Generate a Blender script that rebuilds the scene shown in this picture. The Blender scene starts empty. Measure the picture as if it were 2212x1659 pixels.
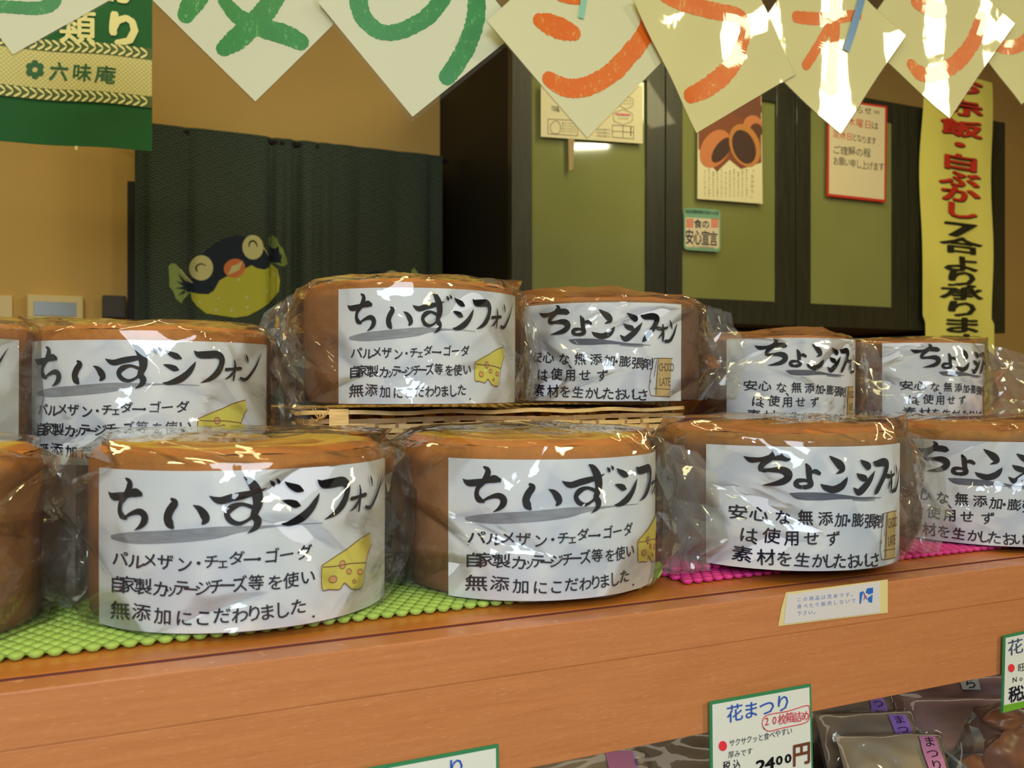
import bpy, bmesh, math, random
from math import sin, cos, tan, pi, radians as rad
from mathutils import Vector, Matrix, noise
from mathutils.geometry import tessellate_polygon

S = bpy.context.scene
COL = S.collection
# ------------------------------------------------------------------ camera, world, light, exposure
F = 1965.0; HX, HY = 1106.0, 830.0          # focal length and centre for a 2212 px wide frame
BASE = 1.30                                  # height on which the cakes stand
EYE = 0.127
R0 = rad(25.1)
CAM = Vector((0, 0, BASE + EYE))
cd = bpy.data.cameras.new('camera'); cam = bpy.data.objects.new('camera', cd); COL.objects.link(cam)
cam.location = CAM; cam.rotation_euler = (rad(90), 0, -R0)
cd.sensor_width = 36; cd.lens = 36 * F / 2212; cd.clip_start = 0.01; cd.clip_end = 50
S.camera = cam
cd.dof.use_dof = True; cd.dof.focus_distance = 0.66; cd.dof.aperture_fstop = 16
S.cycles.transparent_max_bounces = 40
S.cycles.max_bounces = 8
S.cycles.caustics_reflective = False; S.cycles.caustics_refractive = False
S.cycles.sample_clamp_indirect = 6
S.view_settings.view_transform = 'Standard'; S.view_settings.look = 'None'
S.view_settings.gamma = 1; S.view_settings.use_curve_mapping = False
S.view_settings.exposure = 0.0
w = bpy.data.worlds.new('world'); S.world = w; w.use_nodes = True
w.node_tree.nodes['Background'].inputs[0].default_value = (0.80, 0.88, 1.0, 1)
w.node_tree.nodes['Background'].inputs[1].default_value = 0.16

def area(name, loc, target, sx, sy, power, col):
    l = bpy.data.lights.new(name, 'AREA'); l.shape = 'RECTANGLE'; l.size = sx; l.size_y = sy
    l.energy = power; l.color = col
    o = bpy.data.objects.new(name, l); COL.objects.link(o); o.location = loc
    o.rotation_euler = (Vector(target) - Vector(loc)).to_track_quat('-Z', 'Y').to_euler()
    return o
# daylight from the shop front behind the photographer, and two warm ceiling tubes' worth of light, plus two added fills
area('shopfront_daylight', (-0.35, -0.95, 1.95), (0.33, 0.6, BASE), 0.75, 0.5, 18, (0.76, 0.87, 1.0))
area('camera_flash', (-0.02, -0.02, BASE + EYE + .05), (0.25, 0.6, BASE), 0.05, 0.03, .30, (0.80, 0.86, 1.0))
area('shop_light_left', (-0.6, -0.4, 2.68), (-0.2, 0.9, BASE), 1.3, 0.10, 9, (1.0, 0.90, 0.45))
area('under_shelf_fill', (0.6, 0.60, BASE - .026), (0.6, 0.60, 0), 1.5, 0.03, .42, (1.0, 0.92, 0.74))  # added fill light, brightens the packets below the shelf
tube = area('shop_light_right', (1.85, -1.6, 2.66), (1.85, -1.6, 0), 0.24, 1.15, 44, (1.0, 0.90, 0.50)); tube.rotation_euler = (0, 0, rad(27))
area('work_light', (1.9, 1.15, 2.68), (2.1, 1.35, 0), 1.8, 0.12, 14, (1.0, 0.88, 0.44))
area('aisle_light', (2.40, 0.05, 2.68), (2.40, 0.05, 0), 0.20, 0.10, 5, (1.0, 0.94, 0.66)).rotation_euler = (0, 0, .6)
area('wall_fill_left', (-0.1, 1.1, 2.68), (0.1, 1.4, 0), 1.0, 0.10, 7, (1.0, 0.88, 0.44))  # added fill, lifts the left part of the back wall

def cw(X, Z, z=0.0):            # camera-ground coordinates -> world
    return Vector((X * cos(R0) + Z * sin(R0), -X * sin(R0) + Z * cos(R0), z))
def at_y(px, py, y):            # where the line of sight meets the upright plane y = const
    u = (px - HX) / F; d = cw(u, 1)
    t = y / d.y
    return Vector((d.x * t, y, CAM.z + (HY - py) / F * t))
def at_z(px, py, z):
    t = (z - CAM.z) / ((HY - py) / F); p = cw((px - HX) / F * t, t, z); return p
class Plane:                    # upright plane through a point, turned b degrees from the camera's right
    def __init__(s, px, Z0, b):
        s.u0 = (px - HX) / F; s.Z0 = Z0; s.X0 = s.u0 * Z0; s.b = rad(b)
        s.o = cw(s.X0, s.Z0, 0); s.d = cw(cos(s.b), sin(s.b), 0)
        s.n = Vector((s.d.y, -s.d.x, 0))         # towards the camera
    def loc(s, px, py):
        u = (px - HX) / F
        k = (u * s.Z0 - s.X0) / (cos(s.b) - u * sin(s.b)); Z = s.Z0 + k * sin(s.b)
        return (k, CAM.z + (HY - py) * Z / F)
    def pt(s, a, z, off=0.0):
        return s.o + s.d * a + s.n * off + Vector((0, 0, z))
    def px(s, px, py, off=0.0):
        a, z = s.loc(px, py); return s.pt(a, z, off)

# ------------------------------------------------------------------ materials
def lin(c):
    c = c / 255.0
    return c / 12.92 if c <= 0.04045 else ((c + 0.055) / 1.055) ** 2.4
def rgb(r, g, b): return (lin(r), lin(g), lin(b), 1)
class NT:
    def __init__(s, name):
        s.m = bpy.data.materials.new(name); s.m.use_nodes = True; s.t = s.m.node_tree
        s.p = s.t.nodes['Principled BSDF']; s.out = s.t.nodes['Material Output']
    def n(s, typ, **kw):
        o = s.t.nodes.new(typ)
        for k, v in kw.items():
            if k in o.inputs.keys() if hasattr(o.inputs, 'keys') else False: s.set(o.inputs[k], v)
            else: setattr(o, k, v)
        return o
    def set(s, inp, v):
        if isinstance(v, bpy.types.NodeSocket): s.t.links.new(v, inp)
        else: inp.default_value = v
    def math(s, op, a, b=0.0, c=0.0):
        o = s.t.nodes.new('ShaderNodeMath'); o.operation = op
        s.set(o.inputs[0], a); s.set(o.inputs[1], b); s.set(o.inputs[2], c); return o.outputs[0]
    def coord(s, kind='Object', scale=(1, 1, 1)):
        c = s.t.nodes.new('ShaderNodeTexCoord'); m = s.t.nodes.new('ShaderNodeMapping')
        s.t.links.new(c.outputs[kind], m.inputs[0]); m.inputs['Scale'].default_value = scale; return m.outputs[0]
    def noise(s, vec, scale=5, detail=3, rough=.5, out=0):
        o = s.t.nodes.new('ShaderNodeTexNoise'); s.t.links.new(vec, o.inputs['Vector'])
        o.inputs['Scale'].default_value = scale; o.inputs['Detail'].default_value = detail
        o.inputs['Roughness'].default_value = rough; return o.outputs[out]
    def ramp(s, fac, stops):
        o = s.t.nodes.new('ShaderNodeValToRGB'); s.set(o.inputs[0], fac); e = o.color_ramp.elements
        e[0].position, e[0].color = stops[0]; e[1].position, e[1].color = stops[-1]
        for p, c in stops[1:-1]:
            q = e.new(p); q.color = c
        return o.outputs[0]
    def mix(s, f, a, b):
        o = s.t.nodes.new('ShaderNodeMix'); o.data_type = 'RGBA'
        s.set(o.inputs[0], f); s.set(o.inputs[6], a); s.set(o.inputs[7], b); return o.outputs[2]
    def bump(s, h, strength=.3, dist=.001):
        o = s.t.nodes.new('ShaderNodeBump'); s.t.links.new(h, o.inputs['Height'])
        o.inputs['Strength'].default_value = strength; o.inputs['Distance'].default_value = dist
        s.t.links.new(o.outputs[0], s.p.inputs['Normal']); return o
def P(name, col, rough=.5, metal=0, coat=0, var=0, vscale=20, spec=.5, bump=0, bscale=200, bdist=.0005, sheen=0):
    n = NT(name); p = n.p
    p.inputs['Roughness'].default_value = rough; p.inputs['Metallic'].default_value = metal
    p.inputs['Coat Weight'].default_value = coat; p.inputs['Specular IOR Level'].default_value = spec
    p.inputs['Coat Roughness'].default_value = .04
    if sheen: p.inputs['Sheen Weight'].default_value = sheen
    if var:
        f = n.noise(n.coord(), vscale, 4)
        d = tuple(max(0, c * (1 - var)) for c in col[:3]) + (1,); l = tuple(min(1, c * (1 + var)) for c in col[:3]) + (1,)
        n.set(p.inputs['Base Color'], n.ramp(f, [(.3, d), (.7, l)]))
    else: p.inputs['Base Color'].default_value = col
    if bump: n.bump(n.noise(n.coord(), bscale, 4), bump, bdist)
    return n.m

def wood(name, a, b, fleck, scale, rough=.35, coat=.15):
    n = NT(name); v = n.coord(scale=scale)
    g = n.noise(v, 6, 6, .6); fl = n.noise(n.coord(scale=tuple(k * 4 for k in scale)), 12, 3, .7)
    c = n.ramp(g, [(.3, a), (.7, b)])
    c = n.mix(n.ramp(fl, [(.60, (0, 0, 0, 1)), (.72, (1, 1, 1, 1))]), c, fleck)
    n.set(n.p.inputs['Base Color'], c); n.p.inputs['Roughness'].default_value = rough
    n.p.inputs['Coat Weight'].default_value = coat
    n.bump(g, .15, .0004); return n.m

M = {}
M['fascia'] = wood('cherry_laminate', rgb(190, 118, 68), rgb(202, 130, 78), rgb(222, 160, 116), (3, 3, 60))
M['shelf_top'] = wood('shelf_board_wood', rgb(186, 108, 38), rgb(200, 120, 46), rgb(204, 130, 56), (3, 60, 3), .4)
M['seam'] = P('dark_red_seam', rgb(96, 38, 24), .6)
M['black_wood'] = wood('black_stained_wood', rgb(30, 32, 22), rgb(50, 52, 38), rgb(74, 76, 56), (30, 30, 1.5), .38, .2)
M['black_plain'] = P('black_panel', rgb(9, 9, 6), .6)
M['wall'] = P('ochre_wallpaper', rgb(214, 178, 104), .85, var=.05, vscale=3, bump=.3, bscale=260)
M['backsplash'] = P('brown_wall_panel', rgb(92, 70, 40), .5, var=.08, vscale=2)
M['floor'] = P('floor_tile', rgb(120, 105, 85), .5, var=.1)
M['ceiling'] = P('ceiling_board', rgb(225, 215, 190), .9)
M['brown_trim'] = P('brown_trim', rgb(92, 60, 40), .5)
M['hood'] = P('painted_hood', rgb(92, 72, 46), .35)
def frosted():
    n = NT('cabinet_glass'); p = n.p
    v = n.noise(n.coord(), 1.6, 3)
    n.set(p.inputs['Base Color'], n.ramp(v, [(.3, rgb(122, 128, 74)), (.7, rgb(146, 152, 96))]))
    p.inputs['Roughness'].default_value = .06; p.inputs['Specular IOR Level'].default_value = .5
    p.inputs['Coat Weight'].default_value = .5; return n.m
M['glass'] = frosted()
M['paper'] = P('white_label_paper', rgb(226, 229, 236), .55, bump=.12, bscale=120, bdist=.0004)
M['cream_paper'] = P('cream_paper', rgb(230, 224, 186), .7)
M['notice_paper'] = P('notice_paper', rgb(232, 220, 184), .7)
M['ink'] = P('black_ink', rgb(12, 11, 14), .6, spec=.2)
M['pen'] = P('marker_ink', rgb(26, 20, 34), .6, spec=.2)
M['print'] = P('brown_print', rgb(98, 84, 50), .7)
def wash(name, c):
    n = NT(name); f = n.noise(n.coord(scale=(1, 1, 5)), 60, 4, .7)
    n.set(n.p.inputs['Base Color'], n.ramp(f, [(.3, c), (.62, tuple(min(1, k * 1.5) for k in c[:3]) + (1,))]))
    n.p.inputs['Roughness'].default_value = .6; return n.m
M['wash'] = wash('grey_ink_wash', rgb(128, 130, 138)); M['wash_dark'] = wash('slate_ink_wash', rgb(78, 82, 96))
def crayon(name, c, d, paper):
    n = NT(name); a = n.noise(n.coord(scale=(1, 1, .5)), 240, 3, .8); b = n.noise(n.coord(scale=(1, 1, 1)), 45, 4, .6)
    base = n.mix(b, c, d)
    gap = n.ramp(a, [(.55, (0, 0, 0, 1)), (.64, (1, 1, 1, 1))])
    gap2 = n.ramp(b, [(.40, (0, 0, 0, 1)), (.66, (1, 1, 1, 1))])
    f = n.math('MULTIPLY', gap, gap2)
    n.set(n.p.inputs['Base Color'], n.mix(f, base, paper)); n.p.inputs['Roughness'].default_value = .4
    n.p.inputs['Coat Weight'].default_value = .6; n.p.inputs['Coat Roughness'].default_value = .03
    return n.m
M['crayon_green'] = crayon('green_crayon', rgb(0, 118, 38), rgb(2, 148, 54), rgb(130, 186, 110))
M['crayon_orange'] = crayon('orange_crayon', rgb(232, 94, 6), rgb(238, 124, 22), rgb(236, 186, 100))
M['card'] = P('laminated_card', rgb(222, 220, 176), .6, coat=1.0, bump=0)
def card_mat(name='laminated_card_paper', col=rgb(222, 224, 190)):
    n = NT(name); p = n.p
    p.inputs['Base Color'].default_value = col; p.inputs['Roughness'].default_value = .6
    p.inputs['Coat Weight'].default_value = 1.0; p.inputs['Coat Roughness'].default_value = .03
    o = n.t.nodes.new('ShaderNodeBump'); n.t.links.new(n.noise(n.coord(scale=(1, 1, .35)), 26, 3, .6), o.inputs['Height'])
    o.inputs['Strength'].default_value = .12; o.inputs['Distance'].default_value = .002
    n.t.links.new(o.outputs[0], p.inputs['Coat Normal']); return n.m
M['card'] = card_mat(); M['card_yellow'] = card_mat('yellow_card_paper', rgb(230, 222, 154)); M['card_pale'] = card_mat('pale_card_paper', rgb(228, 226, 178))  # yellower tone for the right-hand cards, a paler one beside them
def film(name, haze=.05, tint=(.97, .965, .92, 1), ior=1.62, boost=1.15):
    n = NT(name); t = n.t; t.nodes.remove(n.p)
    tr = t.nodes.new('ShaderNodeBsdfTransparent'); tr.inputs[0].default_value = tint
    gl = t.nodes.new('ShaderNodeBsdfGlossy'); gl.inputs['Roughness'].default_value = .04; gl.inputs[0].default_value = (1, 1, .97, 1)
    df = t.nodes.new('ShaderNodeBsdfDiffuse'); df.inputs[0].default_value = (.85, .86, .84, 1)
    fr = t.nodes.new('ShaderNodeFresnel'); fr.inputs[0].default_value = ior
    geo = t.nodes.new('ShaderNodeNewGeometry')
    # front and back of the sheet reflect alike
    bm_ = t.nodes.new('ShaderNodeBump'); t.links.new(n.noise(n.coord(), 70, 2, .5), bm_.inputs['Height'])
    bm_.inputs['Strength'].default_value = .12; bm_.inputs['Distance'].default_value = .002
    t.links.new(bm_.outputs[0], gl.inputs['Normal'])
    lw = t.nodes.new('ShaderNodeLayerWeight'); lw.inputs[0].default_value = .22
    k = n.math('MULTIPLY_ADD', lw.outputs['Fresnel'], boost, .02); k = n.math('MINIMUM', k, .75)
    m1 = t.nodes.new('ShaderNodeMixShader'); t.links.new(tr.outputs[0], m1.inputs[1]); t.links.new(df.outputs[0], m1.inputs[2]); m1.inputs[0].default_value = haze
    m2 = t.nodes.new('ShaderNodeMixShader'); t.links.new(k, m2.inputs[0]); t.links.new(m1.outputs[0], m2.inputs[1]); t.links.new(gl.outputs[0], m2.inputs[2])
    t.links.new(m2.outputs[0], n.out.inputs[0]); return n.m
M['film'] = film('clear_cellophane', .024)
M['film_fold'] = film('clear_cellophane_fold', .075)
M['laminate'] = film('clear_laminate', .04, (.93, .93, .86, 1))
def cake_mat(name, side, side2, rim, H=.093):
    n = NT(name); co = n.t.nodes.new('ShaderNodeTexCoord'); sp = n.t.nodes.new('ShaderNodeSeparateXYZ')
    n.t.links.new(co.outputs['Object'], sp.inputs[0])
    nz = n.noise(n.coord(), 45, 5, .6); z = n.math('ADD', n.math('DIVIDE', sp.outputs[2], H), n.math('MULTIPLY', n.math('SUBTRACT', nz, .5), .12))
    c = n.ramp(z, [(.0, side2), (.55, side), (.84, side), (.93, rim), (1.0, rim)])
    sp2 = n.noise(n.coord(), 120, 4, .7)
    c = n.mix(n.ramp(sp2, [(.42, (0, 0, 0, 1)), (.75, (.6, .6, .6, 1))]), c, tuple(k * .5 for k in rim[:3]) + (1,))
    n.set(n.p.inputs['Base Color'], c); n.p.inputs['Roughness'].default_value = .8
    n.bump(sp2, .5, .0015); return n.m
M['cheese_side'] = cake_mat('cheese_sponge_side', rgb(152, 100, 52), rgb(134, 94, 58), rgb(192, 120, 38))
M['choco_side'] = cake_mat('chocolate_sponge_side', rgb(114, 82, 64), rgb(106, 72, 60), rgb(182, 124, 52))
def top_mat(name, stops):
    n = NT(name); co = n.t.nodes.new('ShaderNodeTexCoord'); ln = n.t.nodes.new('ShaderNodeVectorMath'); ln.operation = 'MULTIPLY'
    ln.inputs[1].default_value = (1, 1, 0); n.t.links.new(co.outputs['Object'], ln.inputs[0])
    l2 = n.t.nodes.new('ShaderNodeVectorMath'); l2.operation = 'LENGTH'; n.t.links.new(ln.outputs[0], l2.inputs[0])
    nz = n.noise(n.coord(), 40, 5, .6)
    r = n.math('ADD', n.math('DIVIDE', l2.outputs['Value'], .085), n.math('MULTIPLY', n.math('SUBTRACT', nz, .5), .10))
    c = n.ramp(r, stops); s2 = n.noise(n.coord(), 130, 4, .7)
    c = n.mix(n.ramp(s2, [(.5, (0, 0, 0, 1)), (.85, (.45, .45, .45, 1))]), c, rgb(150, 80, 20))
    n.set(n.p.inputs['Base Color'], c); n.p.inputs['Roughness'].default_value = .75; n.bump(s2, .5, .0015); return n.m
M['cheese_top'] = top_mat('cheese_sponge_top', [(0, rgb(150, 92, 30)), (.28, rgb(190, 130, 36)), (.42, rgb(226, 186, 66)), (.52, rgb(190, 124, 34)), (.62, rgb(232, 194, 74)), (.82, rgb(234, 196, 76)), (.88, rgb(200, 124, 34)), (1, rgb(196, 112, 34))])
M['choco_top'] = top_mat('chocolate_sponge_top', [(0, rgb(120, 70, 40)), (.3, rgb(196, 128, 44)), (.6, rgb(204, 138, 46)), (.85, rgb(190, 116, 42)), (1, rgb(178, 104, 48))])
M['mat_green'] = P('green_foam_rubber', rgb(160, 190, 84), .6, var=.06, vscale=60)
M['mat_pink'] = P('magenta_foam_rubber', rgb(208, 52, 128), .55, var=.06, vscale=60)
M['bamboo'] = wood('split_bamboo', rgb(216, 172, 100), rgb(238, 202, 134), rgb(190, 140, 76), (12, 12, 90), .5, 0)
M['bamboo_dark'] = wood('aged_bamboo', rgb(150, 112, 66), rgb(186, 146, 92), rgb(120, 84, 44), (12, 12, 90), .6, 0)
M['green_cloth'] = P('green_banner_cloth', rgb(24, 92, 46), .85, var=.05, vscale=30)
M['banner_cream'] = P('banner_cream_print', rgb(226, 222, 160), .8)
M['yellow_paper'] = P('yellow_banner_paper', rgb(234, 228, 116), .7, var=.04, vscale=6)
M['red_ink'] = P('red_print', rgb(206, 52, 34), .6); M['black_print'] = P('black_print', rgb(34, 34, 18), .6)
M['plastic_cream'] = P('cream_plastic', rgb(226, 204, 130), .4); M['lcd'] = P('grey_screen', rgb(116, 122, 104), .25)
M['plastic_brown'] = P('dark_brown_plastic', rgb(58, 48, 30), .5)
C_ = lambda n_, c, r=.6: M.setdefault(n_, P(n_, c, r))

# ------------------------------------------------------------------ object helpers
def tag(o, label=None, cat=None, group=None, kind=None):
    if label: o['label'] = label
    if cat: o['category'] = cat
    if group: o['group'] = group
    if kind: o['kind'] = kind
    return o
def empty(name, loc=(0, 0, 0), rz=0):
    o = bpy.data.objects.new(name, None); COL.objects.link(o); o.location = loc; o.rotation_euler = (0, 0, rz)
    o.empty_display_size = .02; return o
def link(name, me, parent=None, loc=None):
    o = bpy.data.objects.new(name, me); COL.objects.link(o)
    if loc is not None: o.location = loc
    if parent: o.parent = parent
    return o
class MB:
    def __init__(s): s.v = []; s.f = []
    def add(s, vs, fs):
        k = len(s.v); s.v += [tuple(p) for p in vs]; s.f += [tuple(i + k for i in q) for q in fs]
    def quad(s, a, b, c, d): s.add([a, b, c, d], [(0, 1, 2, 3)])
    def box(s, a, b, R=None):
        (x0, y0, z0), (x1, y1, z1) = a, b
        v = [(x0, y0, z0), (x1, y0, z0), (x1, y1, z0), (x0, y1, z0), (x0, y0, z1), (x1, y0, z1), (x1, y1, z1), (x0, y1, z1)]
        if R: v = [R @ Vector(p) for p in v]
        s.add(v, [(0, 3, 2, 1), (4, 5, 6, 7), (0, 1, 5, 4), (1, 2, 6, 5), (2, 3, 7, 6), (3, 0, 4, 7)])
    def tube(s, pts, r, n=8):
        rings = []
        for i, p in enumerate(pts):
            p = Vector(p); d = (Vector(pts[min(i + 1, len(pts) - 1)]) - Vector(pts[max(i - 1, 0)])).normalized()
            a = d.orthogonal().normalized() if i == 0 else (a - d * a.dot(d)).normalized()
            b = d.cross(a); rr = r[i] if isinstance(r, (list, tuple)) else r
            rings.append([p + (a * cos(2 * pi * k / n) + b * sin(2 * pi * k / n)) * rr for k in range(n)])
        vs = [q for ring in rings for q in ring]; fs = []
        for i in range(len(rings) - 1):
            for k in range(n): fs.append((i * n + k, i * n + (k + 1) % n, (i + 1) * n + (k + 1) % n, (i + 1) * n + k))
        fs += [tuple(range(n))[::-1], tuple((len(rings) - 1) * n + k for k in range(n))]
        s.add(vs, fs)
    def grid(s, nu, nv, fn, closed=False):
        vs = [fn(i / nu, j / nv) for j in range(nv + 1) for i in range(nu + (0 if closed else 1))]
        W = nu if closed else nu + 1; fs = []
        for j in range(nv):
            for i in range(nu):
                i2 = (i + 1) % W if closed else i + 1
                fs.append((j * W + i, j * W + i2, (j + 1) * W + i2, (j + 1) * W + i))
        s.add(vs, fs)
    def mesh(s, name, mat, smooth=False, bevel=0, sharp=None):
        me = bpy.data.meshes.new(name); me.from_pydata(s.v, [], s.f)
        if bevel:
            bm = bmesh.new(); bm.from_mesh(me)
            bmesh.ops.bevel(bm, geom=bm.edges[:], offset=bevel, segments=2, affect='EDGES', profile=.7, clamp_overlap=True)
            bm.to_mesh(me); bm.free()
        me.materials.append(mat)
        if smooth: me.polygons.foreach_set('use_smooth', [True] * len(me.polygons))
        if sharp: me.set_sharp_from_angle(angle=rad(sharp))
        me.update(); return me
    def build(s, name, mat, parent=None, loc=None, **kw):
        return link(name, s.mesh(name, mat, **kw), parent, loc)
def boxo(name, a, b, mat, parent=None, bevel=0, **t):
    m = MB(); m.box(a, b); o = m.build(name, mat, parent, bevel=bevel)
    return tag(o, **t) if t else o

# --- drawing on surfaces: everything is drawn in metres (x, y) and carried onto the surface by fn(x, y, lift)
def catmull(pts, n=6):
    if len(pts) < 3: 
        a, b = pts[0], pts[-1]
        return [tuple(a[k] + (b[k] - a[k]) * i / n for k in range(3)) for i in range(n + 1)]
    P_ = [pts[0]] + list(pts) + [pts[-1]]; out = []
    for i in range(1, len(P_) - 2):
        p0, p1, p2, p3 = P_[i - 1:i + 3]
        for k in range(n):
            t = k / n
            out.append(tuple(.5 * (2 * b + (c - a) * t + (2 * a - 5 * b + 4 * c - d) * t * t + (3 * b - a - 3 * c + d) * t ** 3) for a, b, c, d in zip(p0, p1, p2, p3)))
    out.append(tuple(pts[-1])); return out
def ribbon(mb, pts, fn, lift=.0003, n=6, rough=0, rnd=None, cap=.5):
    q = catmull(pts, n); L = []
    if rough and rnd is None: rnd = random.Random(5)
    m = len(q)
    # rounded ends
    ds = []
    for i, (x, y, w_) in enumerate(q):
        a = q[max(i - 1, 0)]; b = q[min(i + 1, m - 1)]
        dx, dy = b[0] - a[0], b[1] - a[1]; l = math.hypot(dx, dy) or 1e-9; ds.append((dx / l, dy / l))
    rows = []
    for end in (0,):
        x, y, w_ = q[0]; dx, dy = ds[0]
        for e in (1.0, .8, .45): rows.append((x - dx * w_ * cap * e, y - dy * w_ * cap * e, w_ * math.sqrt(max(0.0, 1 - e * e)), dx, dy))
    for (x, y, w_), (dx, dy) in zip(q, ds): rows.append((x, y, w_, dx, dy))
    x, y, w_ = q[-1]; dx, dy = ds[-1]
    for e in (.45, .8, 1.0): rows.append((x + dx * w_ * cap * e, y + dy * w_ * cap * e, w_ * math.sqrt(max(0.0, 1 - e * e)), dx, dy))
    vs = []
    for (x, y, w_, dx, dy) in rows:
        h = max(w_, 1e-5) / 2
        h1 = h * (1 + (rnd.uniform(-rough, rough) if rough else 0)); h2 = h * (1 + (rnd.uniform(-rough, rough) if rough else 0))
        vs.append(fn(x - dy * h1, y + dx * h1, lift)); vs.append(fn(x, y, lift)); vs.append(fn(x + dy * h2, y - dx * h2, lift))
    fs = []
    for i in range(len(rows) - 1):
        k = i * 3; fs += [(k, k + 1, k + 4, k + 3), (k + 1, k + 2, k + 5, k + 4)]
    mb.add(vs, fs)
_gl = {}
def glyph(ch, bold=0.0):
    k = (ch, bold)
    if k not in _gl:
        cu = bpy.data.curves.new('glyph', 'FONT'); cu.body = ch; cu.size = 1; cu.resolution_u = 2; cu.offset = bold
        o = bpy.data.objects.new('glyph', cu); COL.objects.link(o); bpy.context.view_layer.update()
        me = bpy.data.meshes.new_from_object(o)
        vs = [(v.co.x, v.co.y) for v in me.vertices]; fs = [tuple(p.vertices) for p in me.polygons]
        bpy.data.objects.remove(o); bpy.data.curves.remove(cu); bpy.data.meshes.remove(me)
        wide = ord(ch) > 0x2000 or ch in '・ー'
        _gl[k] = (vs, fs, .5 if wide else (.5 * (max([v[0] for v in vs] or [1])) + .02), wide)
    return _gl[k]
def put(mb, ch, x, y, w_, h, fn, lift=.0003, rot=0, shear=0, bold=0.0):
    vs, fs, cx, wide = glyph(ch, 0.0); c, s_ = cos(rot), sin(rot)
    sh_ = [(0, 0)] if not bold else ([(-bold, 0), (bold, 0), (0, -bold), (0, bold)] if bold < .02 else [(bold * cos(q * pi / 3), bold * sin(q * pi / 3)) for q in range(6)])
    for k, (ox, oy) in enumerate(sh_):
        out = []
        for (a, b) in vs:
            a = (a - cx + ox) * w_; b = (b - .38 + oy) * h; a += b * shear
            out.append(fn(x + a * c - b * s_, y + a * s_ + b * c, lift + k * 2.5e-5))
        mb.add(out, fs)
def line(mb, txt, x, y, w_, h, step, fn, lift=.0003, slope=0, rnd=None, jit=0, bold=0.0):
    for i, ch in enumerate(txt):
        if ch == ' ': continue
        r = rnd or random.Random(i)
        put(mb, ch, x + i * step, y + i * step * slope + r.uniform(-jit, jit) * h, w_ * (1 + r.uniform(-jit, jit)), h, fn, lift, math.atan(slope) + r.uniform(-jit, jit) * .8, 0, bold)
def poly(mb, pts, fn, lift=.0002, cuts=0):
    """filled outline; cuts = spacing of upright cuts so that it can bend with the surface"""
    bm = bmesh.new(); vs = [bm.verts.new((p[0], p[1], 0)) for p in pts]
    for t in tessellate_polygon([[Vector((p[0], p[1], 0)) for p in pts]]):
        try: bm.faces.new([vs[i] for i in t])
        except ValueError: pass
    if cuts:
        x = min(p[0] for p in pts) + cuts; X = max(p[0] for p in pts)
        while x < X:
            bmesh.ops.bisect_plane(bm, geom=bm.verts[:] + bm.edges[:] + bm.faces[:], plane_co=(x, 0, 0), plane_no=(1, 0, 0)); x += cuts
    bm.verts.index_update(); bm.normal_update()
    out = [fn(v.co.x, v.co.y, lift) for v in bm.verts]
    fs = [tuple(v.index for v in (f.verts if f.normal.z > 0 else reversed(f.verts))) for f in bm.faces]
    mb.add(out, fs); bm.free()
def ell(cx, cy, a, b, n=20, rot=0):
    return [(cx + a * cos(t) * cos(rot) - b * sin(t) * sin(rot), cy + a * cos(t) * sin(rot) + b * sin(t) * cos(rot)) for t in [2 * pi * i / n for i in range(n)]]

class YP:                       # upright plane y = const, drawn in world x, z
    def __init__(s, y): s.y = y
    def loc(s, px, py): p = at_y(px, py, s.y); return (p.x, p.z)
    def fn(s, x, z, l): return Vector((x, s.y - l, z))
Plane.fn = Plane.pt
def scl(sf, px, py):
    a = sf.loc(px - 1, py); b = sf.loc(px + 1, py); c = sf.loc(px, py + 1)
    m = sf.loc(px, py); return (abs(b[0] - a[0]) / 2, abs(c[1] - m[1]))
def T(sf, mb, ch, px, py, wpx, hpx, lift=.0004, rot=0, shear=0, bold=0.0, fn=None):
    x, z = sf.loc(px, py); a, b = scl(sf, px, py)
    put(mb, ch, x, z, wpx * a, hpx * b, fn or sf.fn, lift, rot, shear, bold)
def TL(sf, mb, txt, px, py, px2, py2, wpx, hpx, lift=.0004, jit=.04, seed=1, bold=0.0, fn=None):
    r = random.Random(seed); n = max(1, len(txt) - 1)
    a, b = sf.loc(px, py), sf.loc(px2, py2); rot = math.atan2(b[1] - a[1], b[0] - a[0]) if len(txt) > 1 and abs(px2 - px) > abs(py2 - py) else 0
    for i, ch in enumerate(txt):
        if ch != ' ': T(sf, mb, ch, px + (px2 - px) * i / n, py + (py2 - py) * i / n + r.uniform(-jit, jit) * hpx, wpx * (1 + r.uniform(-jit, jit)), hpx, lift, rot + r.uniform(-jit, jit), 0, bold, fn)
def R_(sf, mb, pts, lift=.0004, fn=None, **kw):   # a stroke given as picture points with widths
    q = []
    for p in pts:
        x, z = sf.loc(p[0], p[1]); a, b = scl(sf, p[0], p[1]); q.append((x, z, p[2] * b))
    ribbon(mb, q, fn or sf.fn, lift, **kw)
def PG(sf, mb, pts, lift=.0003, cuts=0, fn=None): poly(mb, [sf.loc(*p) for p in pts], fn or sf.fn, lift, cuts)

Z = lambda h: BASE + h
YB = 2.62
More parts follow.
